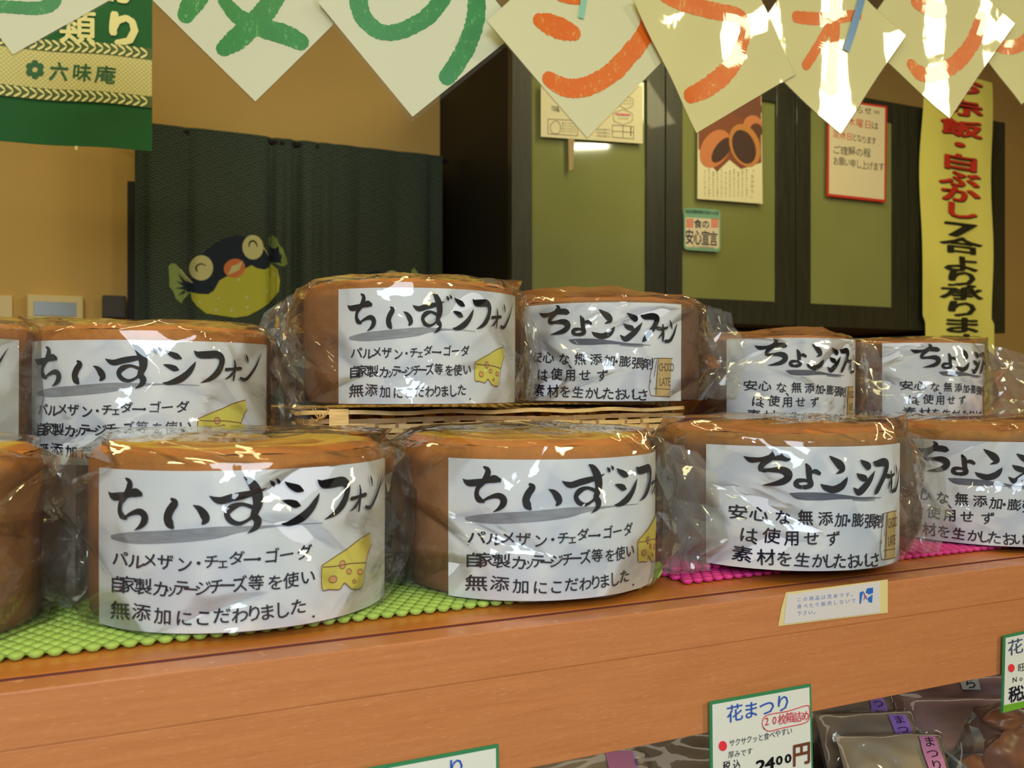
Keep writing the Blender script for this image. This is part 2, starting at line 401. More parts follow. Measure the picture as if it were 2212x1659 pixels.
# ------------------------------------------------------------------ room
for nm, a, b, m in (('wall_back', (-3.0, YB, 0), (5.2, YB + .1, 2.8), M['wall']), ('wall_left', (-3.1, -3.0, 0), (-3.0, YB + .1, 2.8), M['wall']),
                    ('wall_right', (5.2, -3.0, 0), (5.3, YB + .1, 2.8), M['wall']), ('floor', (-3.1, -3.0, -.1), (5.3, YB + .1, 0), M['floor']),
                    ('ceiling', (-3.1, -3.0, 2.8), (5.3, YB + .1, 2.9), M['ceiling'])):
    boxo(nm, a, b, m, kind='structure')
YW = YP(YB)
xa = YW.loc(275, 500)[0]; xb = YW.loc(300, 500)[0]
boxo('trim_1', (xa, YB - .03, 0), (xb, YB, Z(.66)), M['black_plain'], kind='structure')
boxo('wall_backsplash', (1.04, YB - .012, 0.8), (2.83, YB, Z(.31)), M['backsplash'], kind='structure')
boxo('trim_2', (2.83, YB - .05, 0.8), (2.94, YB, Z(.31)), M['brown_trim'], bevel=.003, kind='structure')

# ------------------------------------------------------------------ wall cabinet with four glass doors
cab = empty('wall_cabinet', (1.9, YB, Z(.30))); tag(cab, 'black-stained wall cabinet with a row of frosted glass doors on the back wall', 'cabinet')
cab_inv = Matrix.Translation((-1.9, -YB, -Z(.30)))
def cbox(name, a, b, mat, parent, bevel=0):
    m = MB(); m.box(a, b); me = m.mesh(name, mat, bevel=bevel)
    me.transform(cab_inv if parent is cab else Matrix()); return link(name, me, parent)
x0, x1 = .983, 2.845
cz0, cz1 = Z(.300), Z(1.02)
cbox('cabinet_side', (x0, 2.125, cz0), (x0 + .02, YB, cz1), M['black_plain'], cab)
cbox('cabinet_side', (x1 - .02, 2.125, cz0), (x1, YB, cz1), M['black_wood'], cab)
cbox('cabinet_bottom', (x0 + .02, 2.125, cz0), (x1 - .02, YB, cz0 + .02), M['backsplash'], cab)
cbox('cabinet_top', (x0 + .02, 2.125, cz1 - .02), (x1 - .02, YB, cz1), M['black_wood'], cab)
cbox('cabinet_back', (x0 + .02, YB - .01, cz0 + .02), (x1 - .02, YB, cz1 - .02), M['black_plain'], cab)
for i, (a, b, g0, g1) in enumerate(((x0, 1.452, 1.041, 1.391), (1.455, 1.919, 1.51, 1.846), (1.922, 2.385, 1.978, 2.319), (2.388, x1, 2.45, 2.785))):
    fr = []
    m = MB(); m.box((g0 - .004, 2.108, Z(.366)), (g1 + .004, 2.114, Z(.962)))
    gl = m.mesh('glass_pane', M['glass']); gl.transform(cab_inv)
    dm = MB()
    dm.box((a, 2.1, cz0), (g0, 2.125, cz1)); dm.box((g1, 2.1, cz0), (b, 2.125, cz1))
    dm.box((g0, 2.1, cz0), (g1, 2.125, Z(.370))); dm.box((g0, 2.1, Z(.958)), (g1, 2.125, cz1))
    me = dm.mesh('cabinet_door', M['black_wood'], bevel=.002); me.transform(cab_inv)
    d = link('cabinet_door', me, cab); link('glass_pane', gl, d)
hood = empty('range_hood', (1.6, 2.3, Z(.24))); tag(hood, 'plain brown box fixed under the wall cabinet, behind the chiffon cakes', 'range hood')
m = MB(); m.box((-.38, -.06, .0), (.36, .28, .058)); m.build('hood_body', M['hood'], hood, bevel=.02)
m = MB(); m.box((-.3, .0, -.004), (.28, .24, .0)); m.build('hood_filter', M['plastic_brown'], hood)
boxo('bracket_box', (2.50, 2.14, Z(.235)), (2.78, 2.5, Z(.298)), M['black_plain'], bevel=.004, label='small black box under the right end of the wall cabinet', cat='box')

# ------------------------------------------------------------------ papers on the cabinet doors
G = YP(2.096)
def sheet(name, pts, mat, th=.0012, sf=G, bend=0.0, **t):
    q = [sf.loc(*p) for p in pts]; m = MB(); n = 8
    def fr(u, v):
        a = [q[0][k] + (q[1][k] - q[0][k]) * u for k in (0, 1)]; b = [q[3][k] + (q[2][k] - q[3][k]) * u for k in (0, 1)]
        x, z = a[0] + (b[0] - a[0]) * v, a[1] + (b[1] - a[1]) * v
        return x, z, bend * (v ** 2) * (.3 + u)
    m.grid(n, n, lambda u, v: sf.fn(fr(u, v)[0], fr(u, v)[1], fr(u, v)[2] + th))
    m.grid(n, n, lambda u, v: sf.fn(fr(1 - u, v)[0], fr(1 - u, v)[1], fr(1 - u, v)[2]))
    bs = [(i / n, 0) for i in range(n)] + [(1, i / n) for i in range(n)] + [(1 - i / n, 1) for i in range(n)] + [(0, 1 - i / n) for i in range(n)]
    vs = []
    for (u, v) in bs:
        x, z, o = fr(u, v); vs += [sf.fn(x, z, o), sf.fn(x, z, o + th)]
    k = len(bs); m.add(vs, [(2 * i, 2 * ((i + 1) % k), 2 * ((i + 1) % k) + 1, 2 * i + 1) for i in range(k)])
    o = m.build(name, mat); return tag(o, **t)
L0 = .0020
rec = sheet('recipe_sheet', [(1168, 180), (1388, 186), (1388, 311), (1168, 296)], M['cream_paper'], label='cream hand-drawn sheet taped on the left cabinet door, partly behind a card', cat='paper')
m = MB()
TL(G, m, '『味', 1190, 237, 1202, 237, 14, 16, L0)
for cx, cy, a, b in ((1352, 222, 14, 12), (1345, 254, 20, 14)):
    pts = [(cx + (a + 2.5 * abs(sin(3 * t))) * cos(t), cy + (b + 2 * abs(sin(3 * t))) * sin(t), .9) for t in [2 * pi * i / 28 for i in range(29)]]; R_(G, m, pts, L0, n=1)
    for k in (-5, 2): TL(G, m, 'こんにち', cx - 9, cy + k, cx + 9, cy + k + 1, 5, 6, L0)
for r in ((1183, 258, 1247, 292), (1322, 271, 1368, 299)):
    a, b, c, d = r; R_(G, m, [(a, b, 1), (c, b + 3, 1)], L0, n=1); R_(G, m, [(c, b + 3, 1), (c, d + 2, 1)], L0, n=1); R_(G, m, [(c, d + 2, 1), (a, d - 2, 1)], L0, n=1); R_(G, m, [(a, d - 2, 1), (a, b, 1)], L0, n=1)
R_(G, m, [(1322, 284, 1), (1368, 287, 1)], L0, n=1); R_(G, m, [(1345, 272, 1), (1345, 299, 1)], L0, n=1); R_(G, m, [(1362, 276, 2.4), (1362, 294, 2.4)], L0, n=1)
R_(G, m, [(x, y, 1) for x, y in ((1190, 268), (1188, 278), (1193, 288), (1205, 289), (1210, 280), (1208, 268), (1200, 262), (1190, 268))], L0)
for k in range(4): TL(G, m, 'あんこのもち', 1215, 266 + k * 6, 1241, 268 + k * 6, 4.2, 5, L0, seed=k)
for k in range(3): TL(G, m, 'お店の地図です', 1290, 280 + k * 7, 1316, 282 + k * 7, 4, 5, L0, seed=k)
m.build('drawing', M['print'], rec)
m = MB(); R_(G, m, [(1330, 247, 4), (1360, 249, 4)], L0 + .0002, n=2); m.build('pink_highlight', C_('pink_marker', rgb(222, 120, 140)), rec)

ph = sheet('product_leaflet', [(1507, 200), (1644, 206), (1647, 441), (1506, 430)], M['cream_paper'], label='leaflet with a photo of brown sweets taped on the middle cabinet door', cat='leaflet')
pts_photo = [(1508, 201), (1643, 207), (1644, 352), (1600, 366), (1575, 346), (1548, 372), (1508, 322)]
m = MB(); PG(G, m, pts_photo, .0015); m.build('photo_backdrop', C_('photo_backdrop', rgb(132, 72, 46)), ph)
def pastry(cx, cy, a, b, rot, col, lift):
    m = MB(); PG(G, m, [(x, y) for x, y in ell(cx, cy, a, b, 24, rot)], lift); return m.build('pictured_sweet', col, ph)
br = C_('baked_brown', rgb(206, 126, 78)); br2 = C_('baked_light', rgb(196, 130, 66)); dk = C_('bean_paste', rgb(70, 44, 38)); dk2 = C_('bean_paste_edge', rgb(96, 56, 40))
pastry(1610, 232, 36, 26, .3, C_('baked_dark', rgb(120, 70, 50)), .0016); pastry(1535, 235, 30, 26, .3, C_('baked_mid', rgb(140, 78, 56)), .0016)
pastry(1625, 270, 20, 20, 0, br, .0017); pastry(1632, 284, 14, 17, .1, dk2, .0018)
pastry(1544, 322, 30, 44, .5, br, .0019); pastry(1558, 325, 15, 32, .62, dk, .0021)
pastry(1608, 315, 32, 48, -.35, br2, .0022); pastry(1606, 318, 24, 38, -.35, dk, .0024)
m = MB()
TL(G, m, '「ちひかり」', 1625, 372, 1624, 424, 8, 9, .0016)
for k in range(11):
    x = 1612 - k * 9
    if x > 1510: TL(G, m, random.Random(k).choice(['国産小豆を炊き上げた', '素朴な味わいの焼菓子', 'ほんのり甘い皮とあん']), x, 368 + (k % 3) * 3, x, 424, 3.6, 4.6, .0016, seed=k)
m.build('leaflet_text', M['print'], ph)

no = sheet('closing_day_notice', [(1787, 212), (1916, 230), (1913, 438), (1785, 424)], M['red_ink'], label='red-bordered handwritten closing-day notice taped on the third cabinet door', cat='notice')
m = MB(); PG(G, m, [(1791, 217), (1911, 234), (1909, 432), (1790, 419)], .0016); m.build('notice_face', M['notice_paper'], no)
m = MB(); kw = dict(jit=.06)
TL(G, m, '＝お知らせ＝', 1800, 232, 1893, 242, 17, 17, L0, seed=2, **kw)
TL(G, m, 'は', 1889, 273, 1890, 273, 16, 18, L0, seed=3)
TL(G, m, 'となります.', 1845, 298, 1897, 308, 12, 18, L0, seed=4, **kw)
TL(G, m, 'ご理解の程', 1806, 324, 1872, 331, 17, 20, L0, seed=5, **kw)
TL(G, m, 'お願い申し上げます', 1805, 348, 1903, 362, 13, 20, L0, seed=6, **kw)
m.build('black_writing', M['pen'], no)
m = MB(); TL(G, m, '毎週木曜日', 1802, 258, 1874, 270, 17, 20, L0, seed=7, **kw); TL(G, m, '定休日', 1806, 291, 1834, 295, 15, 18, L0, seed=8, **kw)
m.build('red_writing', M['red_ink'], no)

stk = MB()
def rr(x0, y0, x1, y1, r, dy=0):
    o = []
    for cx, cy, a in ((x1 - r, y0 + r, -90), (x1 - r, y1 - r, 0), (x0 + r, y1 - r, 90), (x0 + r, y0 + r, 180)):
        for k in range(5):
            t = rad(a + k * 22.5); X = cx + r * cos(t); o.append((X, cy + r * sin(t) + (X - x0) / (x1 - x0) * dy))
    return o
so = MB(); PG(G, so, rr(1477, 449, 1556, 540, 8, 5), .0006); so = so.build('safety_sticker', C_('sticker_green', rgb(126, 176, 150), .3))
tag(so, 'small green-edged square sticker at the bottom of the middle cabinet door', 'sticker')
m = MB(); PG(G, m, rr(1480, 470, 1553, 534, 4, 4), .0008); m.build('sticker_face', C_('sticker_white', rgb(226, 216, 190), .3), so)
m = MB()
TL(G, m, '食品営業賠償共済加入の店', 1483, 457, 1549, 461, 6.4, 9, .0010, jit=0, bold=.01)
m.build('sticker_heading', C_('sticker_dark_green', rgb(20, 66, 44)), so)
m = MB(); TL(G, m, '食の', 1507, 484, 1524, 485, 18, 20, .0010, jit=0, bold=.02); TL(G, m, '安心宣言', 1489, 512, 1541, 516, 18.5, 34, .0010, jit=0, bold=.02)
TL(G, m, '(社)日本食品衛生協会', 1494, 533, 1540, 536, 4.5, 5, .0010, jit=0)
m.build('sticker_text', C_('sticker_navy', rgb(42, 32, 66)), so)
m = MB()
for x in (1482, 1536):
    for i in range(4):
        for j in range(4): PG(G, m, [(x + i * 4, 473 + j * 5.0), (x + i * 4 + 3.2, 473.3 + j * 5), (x + i * 4 + 3.2, 477.2 + j * 5), (x + i * 4, 477 + j * 5)], .0010)
m.build('red_checks', C_('sticker_red', rgb(222, 84, 64)), so)
m = MB(); PG(G, m, [(1227, 300), (1241, 301), (1238, 366), (1229, 370)], .0006); tag(m.build('paper_tape', C_('old_tape', rgb(170, 146, 104))), 'short strip of beige tape below the cream sheet on the left glass door', 'tape')

# ------------------------------------------------------------------ yellow hanging banner in front of the cabinet
Y2 = YP(2.085)
def yb(x, z, l=0): return Vector((x, 2.085 - l + .004 * sin((z - BASE) * 9.0 + 1) + .004 * sin(x * 30 + z * 5), z))
ban = empty('paper_banner'); tag(ban, 'long yellow vertical paper banner with red and black lettering hanging before the cabinet', 'banner')
m = MB()
pa, pb_ = Y2.loc(1992, 400), Y2.loc(2142, 400)
zt, zb = Y2.loc(2070, 165)[1], Z(-.05)
def yedge(u, v):
    z = zt + (zb - zt) * v; wv = .004 * sin(z * 14) + (.012 if z < Z(.345) else 0)
    return pa[0] + (pb_[0] - pa[0]) * u + wv, z
m.grid(10, 60, lambda u, v: yb(*yedge(u, v))); m.grid(10, 60, lambda u, v: yb(*yedge(1 - u, v), -.0006))
m.build('banner_sheet', M['yellow_paper'], ban, smooth=True)
red = MB(); blk = MB(); shd = MB()
for ch, y in zip('お赤飯・白ぶかし', (185, 232, 277, 312, 350, 386, 419, 454)):
    red = MB(); shd = MB()
    T(Y2, red, ch, 2074, y, 92, 36, .0030, shear=0, bold=.035, fn=yb)
    T(Y2, shd, ch, 2075.5, y + 2.5, 92, 36, .0016, shear=0, bold=.035, fn=yb)
    red.build('red_letter', M['red_ink'], ban); shd.build('letter_shadow', M['black_print'], ban)
for ch, y in (('7', 496), ('合', 531), ('よ', 571), ('り', 602), ('承', 632), ('り', 668), ('ま', 703), ('す', 738), ('。', 775)):
    blk = MB()
    T(Y2, blk, ch, 2076, y, 150 if ch == '7' else 96, 42 if ch == '7' else 37, .0022, shear=0, bold=.035, fn=yb)
    blk.build('black_letter', M['black_print'], ban)

# ------------------------------------------------------------------ split door curtain with the puffer fish
YN = 2.50
nx0, nx1 = YP(YN).loc(291, 500)[0], YP(YN).loc(956, 500)[0]
nz1 = YP(YN).loc(600, 297)[1]; nz0 = Z(-.30); slit = YP(YN).loc(634, 600)[0]
def fold(x):
    f = 0
    for px_, a, wd in ((306, .030, .012), (392, .020, .014), (566, .036, .011), (588, .020, .010), (618, .040, .013), (664, .020, .014), (700, .016, .016), (760, .012, .02), (850, .008, .02), (930, .012, .014)):
        c = nx0 + (px_ - 291) / 665 * (nx1 - nx0); f -= a * math.exp(-abs((x - c) / wd) ** 1.6)
    return f + .003 * sin(x * 23) + .0015 * sin(x * 51 + 1)
def cur(x, z, l=0):
    k = .35 + .65 * min(1, max(0, (nz1 - z) / .25)); return Vector((x, YN - fold(x) * -k * -1 - l, z))
def curtain_mat():
    n = NT('indigo_wave_cloth'); co = n.t.nodes.new('ShaderNodeTexCoord'); sp = n.t.nodes.new('ShaderNodeSeparateXYZ'); n.t.links.new(co.outputs['Object'], sp.inputs[0])
    Wd, Hh, Rr = .052, .013, .026
    px_, pz = sp.outputs[0], sp.outputs[2]
    # overlapping wave circles: the lowest row lies in front
    row = n.math('FLOOR', n.math('DIVIDE', pz, Hh)); found = None; val = None
    for k in (-2, -1, 0, 1, 2)[:4]:
        r = n.math('ADD', row, float(k - 1)); par = n.math('MULTIPLY', n.math('FLOORED_MODULO', r, 2.0), Wd / 2)
        xx = n.math('SUBTRACT', n.math('FLOORED_MODULO', n.math('ADD', px_, n.math('ADD', par, 10.0)), Wd), Wd / 2)
        dz = n.math('SUBTRACT', pz, n.math('MULTIPLY', r, Hh))
        d = n.math('SQRT', n.math('ADD', n.math('MULTIPLY', xx, xx), n.math('MULTIPLY', dz, dz)))
        ins = n.math('MULTIPLY', n.math('LESS_THAN', d, Rr), n.math('GREATER_THAN', dz, 0.0))
        if val is None: val, found = n.math('MULTIPLY', d, ins), ins
        else:
            new = n.math('MULTIPLY', ins, n.math('SUBTRACT', 1.0, found)); val = n.math('ADD', val, n.math('MULTIPLY', d, new)); found = n.math('MAXIMUM', found, ins)
    fr = n.math('ABSOLUTE', n.math('SUBTRACT', n.math('FLOORED_MODULO', n.math('DIVIDE', val, Rr / 4), 1.0), .5))
    ln_ = n.math('GREATER_THAN', fr, .37); dots = n.math('GREATER_THAN', n.noise(n.coord(), 900, 1), .35)
    f = n.math('MULTIPLY', n.math('MULTIPLY', ln_, dots), .62)
    n.set(n.p.inputs['Base Color'], n.mix(f, rgb(36, 50, 44), rgb(120, 136, 114))); n.p.inputs['Roughness'].default_value = .9; return n.m
M['curtain'] = curtain_mat()
nor = empty('door_curtain'); tag(nor, 'dark blue-green wave-patterned door curtain with a puffer fish print hanging on the back wall', 'curtain')
for a, b in ((nx0, slit + .001), (slit - .001, nx1)):
    m = MB(); k = int((b - a) / .006)
    m.grid(k, 40, lambda u, v: cur(a + (b - a) * u + (.004 * sin(v * 9) if 0 < u < 1 else 0), nz0 + (nz1 - nz0) * v)); m.build('curtain_panel', M['curtain'], nor, smooth=True)
m = MB(); m.tube([(nx0 - .03, YN + .012, nz1 - .012), (nx1 + .02, YN + .012, nz1 - .012)], .007); m.build('curtain_rod', M['black_plain'], nor)
NP = YP(YN)
def fish(dx, dy, parent, full=True):
    def S_(pts): return [((x / 4.916 + 250) + dx, (y / 4.916 + 450) + dy) for x, y in pts]
    def mk(name, pts, mat, lift):
        m = MB(); PG(NP, m, S_(pts), lift, cuts=.008, fn=cur); return m.build(name, mat, parent, smooth=False)
    navy = C_('fish_navy', rgb(30, 42, 62), .9); lime = C_('fish_lime', rgb(190, 192, 72), .9); pale = C_('fish_eye_cream', rgb(206, 206, 150), .9); org = C_('fish_lip_orange', rgb(214, 124, 74), .9); fin = C_('fish_fin_green', rgb(138, 160, 92), .9)
    mk('fish_back', [(800, 780), (830, 640), (960, 440), (1120, 330), (1280, 290), (1440, 320), (1560, 420), (1650, 520), (1680, 580), (1660, 640), (1600, 665), (1500, 655), (1300, 640), (1100, 780), (1030, 900), (980, 930), (880, 920), (800, 890)], navy, .0010)
    mk('fish_belly', [(800, 890), (880, 912), (980, 916), (1040, 880), (1100, 770), (1180, 725), (1280, 720), (1380, 640), (1440, 608), (1500, 640), (1580, 652), (1640, 625), (1672, 570), (1725, 640), (1756, 760), (1740, 880), (1660, 990), (1540, 1070), (1400, 1145), (1260, 1165), (1100, 1140), (960, 1120), (860, 1040), (812, 970)], lime, .0018)
    mk('fish_fin', [(560, 620), (590, 585), (640, 592), (720, 680), (815, 795), (810, 880), (730, 960), (700, 1010), (640, 960), (610, 880), (570, 830), (570, 740)], fin, .0014)
    mk('fish_fin', [(1650, 290), (1680, 262), (1725, 320), (1745, 380), (1790, 420), (1820, 520), (1830, 590), (1800, 615), (1720, 590), (1660, 560), (1640, 480), (1650, 380)], fin, .0014)
    mk('fin_shadow', [(815, 795), (740, 760), (660, 690), (720, 790), (640, 770), (730, 830), (630, 850), (740, 860), (660, 930), (760, 890), (815, 880)], navy, .0022)
    mk('fin_shadow', [(1640, 480), (1650, 380), (1700, 420), (1740, 400), (1750, 470), (1790, 500), (1770, 540), (1790, 580), (1700, 570), (1655, 550)], navy, .0022)
    mk('fish_eye', ell(908, 636, 124, 134, 28), pale, .0024); mk('fish_eye', ell(1455, 418, 114, 130, 28), pale, .0024)
    mk('fish_lips', ell(1258, 640, 114, 98, 28, -.3), org, .0024)
    mk('fish_mouth', [(1180, 712), (1215, 660), (1225, 620), (1290, 600), (1345, 560), (1325, 620), (1305, 660), (1250, 690)], pale, .0030)
    for pts in ([(862, 668, 14), (852, 630, 16), (880, 600, 14), (915, 595, 12), (952, 612, 8)], [(1412, 412, 10), (1420, 370, 16), (1452, 350, 18), (1485, 368, 16), (1500, 408, 10)]):
        m = MB(); R_(NP, m, [(x / 4.916 + 250 + dx, y / 4.916 + 450 + dy, w_ / 4.916) for x, y, w_ in pts], .0030, fn=cur); m.build('eye_line', M['ink'], parent)
    m = MB()
    for x, y in ((1062, 1082), (1225, 1088), (1395, 1056), (1700, 697), (1608, 880), (1090, 962), (1385, 945), (890, 1000), (1300, 765)):
        PG(NP, m, S_(ell(x, y, 13, 15, 10)), .0026, fn=cur)
    for pts in ([(690, 650, 12), (815, 788, 9)], [(1572, 420, 10), (1628, 490, 8)]): R_(NP, m, [(x / 4.916 + 250 + dx, y / 4.916 + 450 + dy, w_ / 4.916) for x, y, w_ in pts], .0026, fn=cur, n=2)
    m.build('fish_spots', C_('fish_spot_white', rgb(214, 216, 170), .9), parent)
fish(0, 0, nor)
fish(302, 76, nor)   # a second one on the right-hand panel, mostly behind the cheese cake

# wall controls at the left
pan = empty('intercom_panel', (0, 0, 0)); tag(pan, 'cream wall control panel with a grey screen beside the door curtain', 'control panel')
Wp = YP(YB - .03)
def wbox(name, x0, y0, x1, y1, d0, d1, mat, parent=None, bevel=.002):
    a = Wp.loc(x0, y1 if y1 > y0 else y0); b = Wp.loc(x1, (y0 if y1 > y0 else y1)); m = MB()
    m.box((a[0], YB - d1, Wp.loc((x0 + x1) / 2, y1)[1]), (b[0], YB - d0, Wp.loc((x0 + x1) / 2, y0)[1])); return m.build(name, mat, parent, bevel=bevel)
wbox('panel_body', 58, 638, 180, 760, 0, .03, M['plastic_cream'], pan, .004)
wbox('panel_screen', 73, 653, 165, 683, .03, .032, M['lcd'], pan, .0005)
wbox('panel_button', 62, 694, 86, 706, .03, .033, C_('button_white', rgb(226, 220, 190), .4), pan, .001)
wbox('panel_button', 92, 692, 130, 697, .03, .032, C_('button_grey', rgb(150, 130, 90), .4), pan, .0005)
tag(wbox('switch_plate', -60, 636, 26, 760, 0, .012, M['plastic_cream'], None, .003), 'pale switch plate at the left edge of the back wall', 'switch plate')
tag(wbox('door_closer_box', 221, 640, 272, 688, 0, .05, M['plastic_brown'], None, .003), 'dark brown box on the wall between control panel and curtain post', 'box')

# ------------------------------------------------------------------ green cloth banner at the top left
GB = Plane(165, 1.40, 15)
def gb(a, z, l=0): return GB.pt(a, z, l + .004 * sin(a * 38) * (1 if z < 9 else 0))
gban = empty('cloth_banner'); tag(gban, 'green cloth banner with cream lettering and a lattice band at the top left', 'banner')
m = MB()
al, ar = GB.loc(-70, 100)[0], GB.loc(328, 100)[0]; zt = GB.loc(165, -160)[1]; zbot = GB.loc(165, 316)[1]
m.grid(30, 6, lambda u, v: gb(al + (ar - al) * u, zbot + (zt - zbot) * v)); m.grid(30, 6, lambda u, v: gb(al + (ar - al) * (1 - u), zbot + (zt - zbot) * v, -.001))
m.build('banner_cloth', M['green_cloth'], gban, smooth=True)
ztb = GB.loc(165, 104)[1]; zbb = GB.loc(165, 207)[1]
def lattice():
    n = NT('lattice_band'); co = n.t.nodes.new('ShaderNodeTexCoord'); sp = n.t.nodes.new('ShaderNodeSeparateXYZ'); n.t.links.new(co.outputs['Object'], sp.inputs[0])
    s_ = .0066; a = n.math('DIVIDE', sp.outputs[0], s_); b = n.math('DIVIDE', sp.outputs[2], s_)
    l1 = n.math('GREATER_THAN', n.math('ABSOLUTE', n.math('SUBTRACT', n.math('FLOORED_MODULO', n.math('ADD', a, b), 1.0), .5)), .41)
    l2 = n.math('GREATER_THAN', n.math('ABSOLUTE', n.math('SUBTRACT', n.math('FLOORED_MODULO', n.math('SUBTRACT', a, b), 1.0), .5)), .41)
    n.set(n.p.inputs['Base Color'], n.mix(n.math('MULTIPLY', n.math('MAXIMUM', l1, l2), .6), rgb(214, 208, 146), rgb(126, 132, 66))); n.p.inputs['Roughness'].default_value = .85; return n.m
m = MB(); m.grid(30, 2, lambda u, v: gb(al + (ar - al) * u, zbb + (ztb - zbb) * v, .0012)); m.build('lattice_band', lattice(), gban)
m = MB(); u_ = .0105
for zc in (ztb + .001, zbb - .001):
    m2 = MB(); nn = int((ar - al) / u_)
    for i in range(nn):
        a = al + u_ * (i + .5)
        for s_ in (-1, 1): ribbon(m, [(a - .004, zc + s_ * .0072, .0030), (a + .001, zc + s_ * .0038, .0036), (a + .004, zc + s_ * .0008, .0018)], gb, .0022, n=2)
m.build('leaf_border', M['banner_cream'], gban)
m = MB(); 
for zc in (ztb + .001, zbb - .001): poly(m, [(al, zc - .009), (ar, zc - .009), (ar, zc + .009), (al, zc + .009)], gb, .0017, cuts=.01)
m.build('border_stripe', C_('border_olive', rgb(70, 92, 34)), gban)
for a_ in (('り', 268, 66, 92, 80, .05), ('か', 268, -22, 76, 70, .05), ('類', 168, 60, 84, 78, .022), ('麺', 168, -30, 84, 78, .022)):
    m = MB(); T(GB, m, *a_[:5], .0016, bold=a_[5], fn=gb); m.build('cream_letter', M['banner_cream'], gban)
m = MB(); T(GB, m, '六', 127, 154, 42, 42, .0018, bold=.03, fn=gb, shear=.1); T(GB, m, '味', 178, 158, 44, 40, .0018, bold=.02, fn=gb, shear=.1); T(GB, m, '庵', 229, 164, 46, 40, .0018, bold=.02, fn=gb, shear=.1)
for k in range(6):
    t = k * pi / 3 + .52; cx, cy = 75 + 13 * cos(t), 150 + 13 * sin(t)
    PG(GB, m, [(cx + 8.4 * cos(q + t), cy + 8.4 * sin(q + t)) for q in [i * pi / 3 + pi / 6 for i in range(6)]], .0018, fn=gb)
m.build('shop_mark', C_('mark_green', rgb(28, 92, 44)), gban)
a = GB.loc(165, 318)[0]; m = MB(); poly(m, [(a - .002, zbot - .006), (a + .002, zbot - .006), (a + .002, zbot), (a - .002, zbot)], gb, .001); m.build('cloth_tab', M['banner_cream'], gban)
m = MB(); m.tube([GB.pt(al - .05, zt + .005), GB.pt(ar + .03, zt + .005)], .006); m.build('banner_rod', M['bamboo'], gban)

# ------------------------------------------------------------------ laminated diamond cards hung in a row
SIDE = .158
CARDS = [  # tip px, tip py, depth, turn, angle of the left edge, label
    (28, 121, .90, 20, 127, 'leftmost hanging card, a sliver of green crayon stroke, overlapping the green banner'),
    (552, 223, .94, 3, 135.5, 'hanging cream card with a crossing green crayon letter, above the door curtain'),
    (890, 266, .95, 9, 130.5, 'hanging cream card with a large looping green crayon letter'),
    (1267, 301, .97, 19, 135.5, 'hanging card with an orange smile-like stroke and a mint ribbon'),
    (1502, 291, 1.01, 23, 121.3, 'hanging card with an angular orange stroke, above the leaflet photo'),
    (1812, 294, 1.08, 17, 144, 'hanging card with a thin orange letter and a blue ribbon, strongly shining'),
    (2047, 261, 1.13, 13, 143.3, 'hanging card with orange dash and curve, right before the yellow banner'),
    (2200, 231, 1.16, 11, 129.7, 'rightmost hanging card with an orange curve, cut by the right edge')]
STROKES = {
 0: ('crayon_green', [[(-50, 8, 26), (-10, 14, 27), (35, 17, 28), (85, 19, 28), (112, 8, 28), (124, -12, 24)]]),
 1: ('crayon_green', [[(445, -40, 44), (430, -10, 48), (412, 15, 44), (402, 34, 36)], [(484, 2, 26), (513, 35, 34), (554, 57, 42), (617, 76, 44), (650, 92, 36)], [(610, -40, 44), (590, 0, 46), (563, 38, 46), (538, 63, 48), (506, 90, 46), (484, 106, 34)]]),
 2: ('crayon_green', [[(800, -60, 36), (776, -20, 38), (779, 25, 38), (801, 57, 36), (833, 72, 34), (877, 63, 36), (922, 38, 36), (953, 2, 36), (975, -40, 36), (985, -90, 36)], [(1000, -80, 38), (1022, -40, 38), (1029, 0, 38), (1026, 47, 40), (1010, 95, 40), (988, 136, 38), (966, 168, 36)]]),
 3: ('crayon_orange', [[(1166, 46, 34), (1182, 52, 46), (1200, 59, 48), (1220, 66, 46), (1238, 72, 36)], [(1186, 172, 34), (1205, 184, 40), (1232, 192, 42), (1270, 187, 42), (1317, 161, 42), (1358, 120, 42), (1387, 82, 40), (1404, 40, 34)], [(1212, -12, 36), (1230, -8, 36), (1252, -6, 34)]]),
 4: ('crayon_orange', [[(1425, -14, 30), (1455, 2, 34), (1490, 14, 36), (1545, 26, 38), (1592, 36, 32), (1606, 62, 26), (1603, 90, 28), (1586, 134, 36), (1553, 170, 42), (1517, 195, 40), (1488, 208, 34)]]),
 5: ('crayon_orange', [[(1720, 38, 26), (1745, 40, 28), (1800, 40, 26), (1850, 34, 24)], [(1804, -10, 24), (1803, 60, 24), (1800, 110, 22), (1797, 150, 22), (1795, 192, 30)], [(1800, 192, 22), (1780, 189, 14), (1776, 176, 8)], [(1790, 60, 20), (1764, 105, 22), (1740, 142, 22)]]),
 6: ('crayon_orange', [[(1980, 4, 34), (2003, 16, 38), (2028, 24, 36)], [(1968, 140, 24), (1985, 158, 32), (2010, 163, 34), (2048, 148, 36), (2080, 120, 36), (2104, 84, 34), (2118, 40, 28)]]),
 7: ('crayon_orange', [[(2118, 50, 22), (2133, 80, 28), (2155, 98, 30), (2185, 103, 30), (2215, 88, 30), (2240, 50, 28)]])}
rail_pts = []
CURV = [(.002, .001), (.001, .002), (.002, .001), (.004, .002), (.001, .015), (.010, .004), (.012, .008), (.012, .008)]
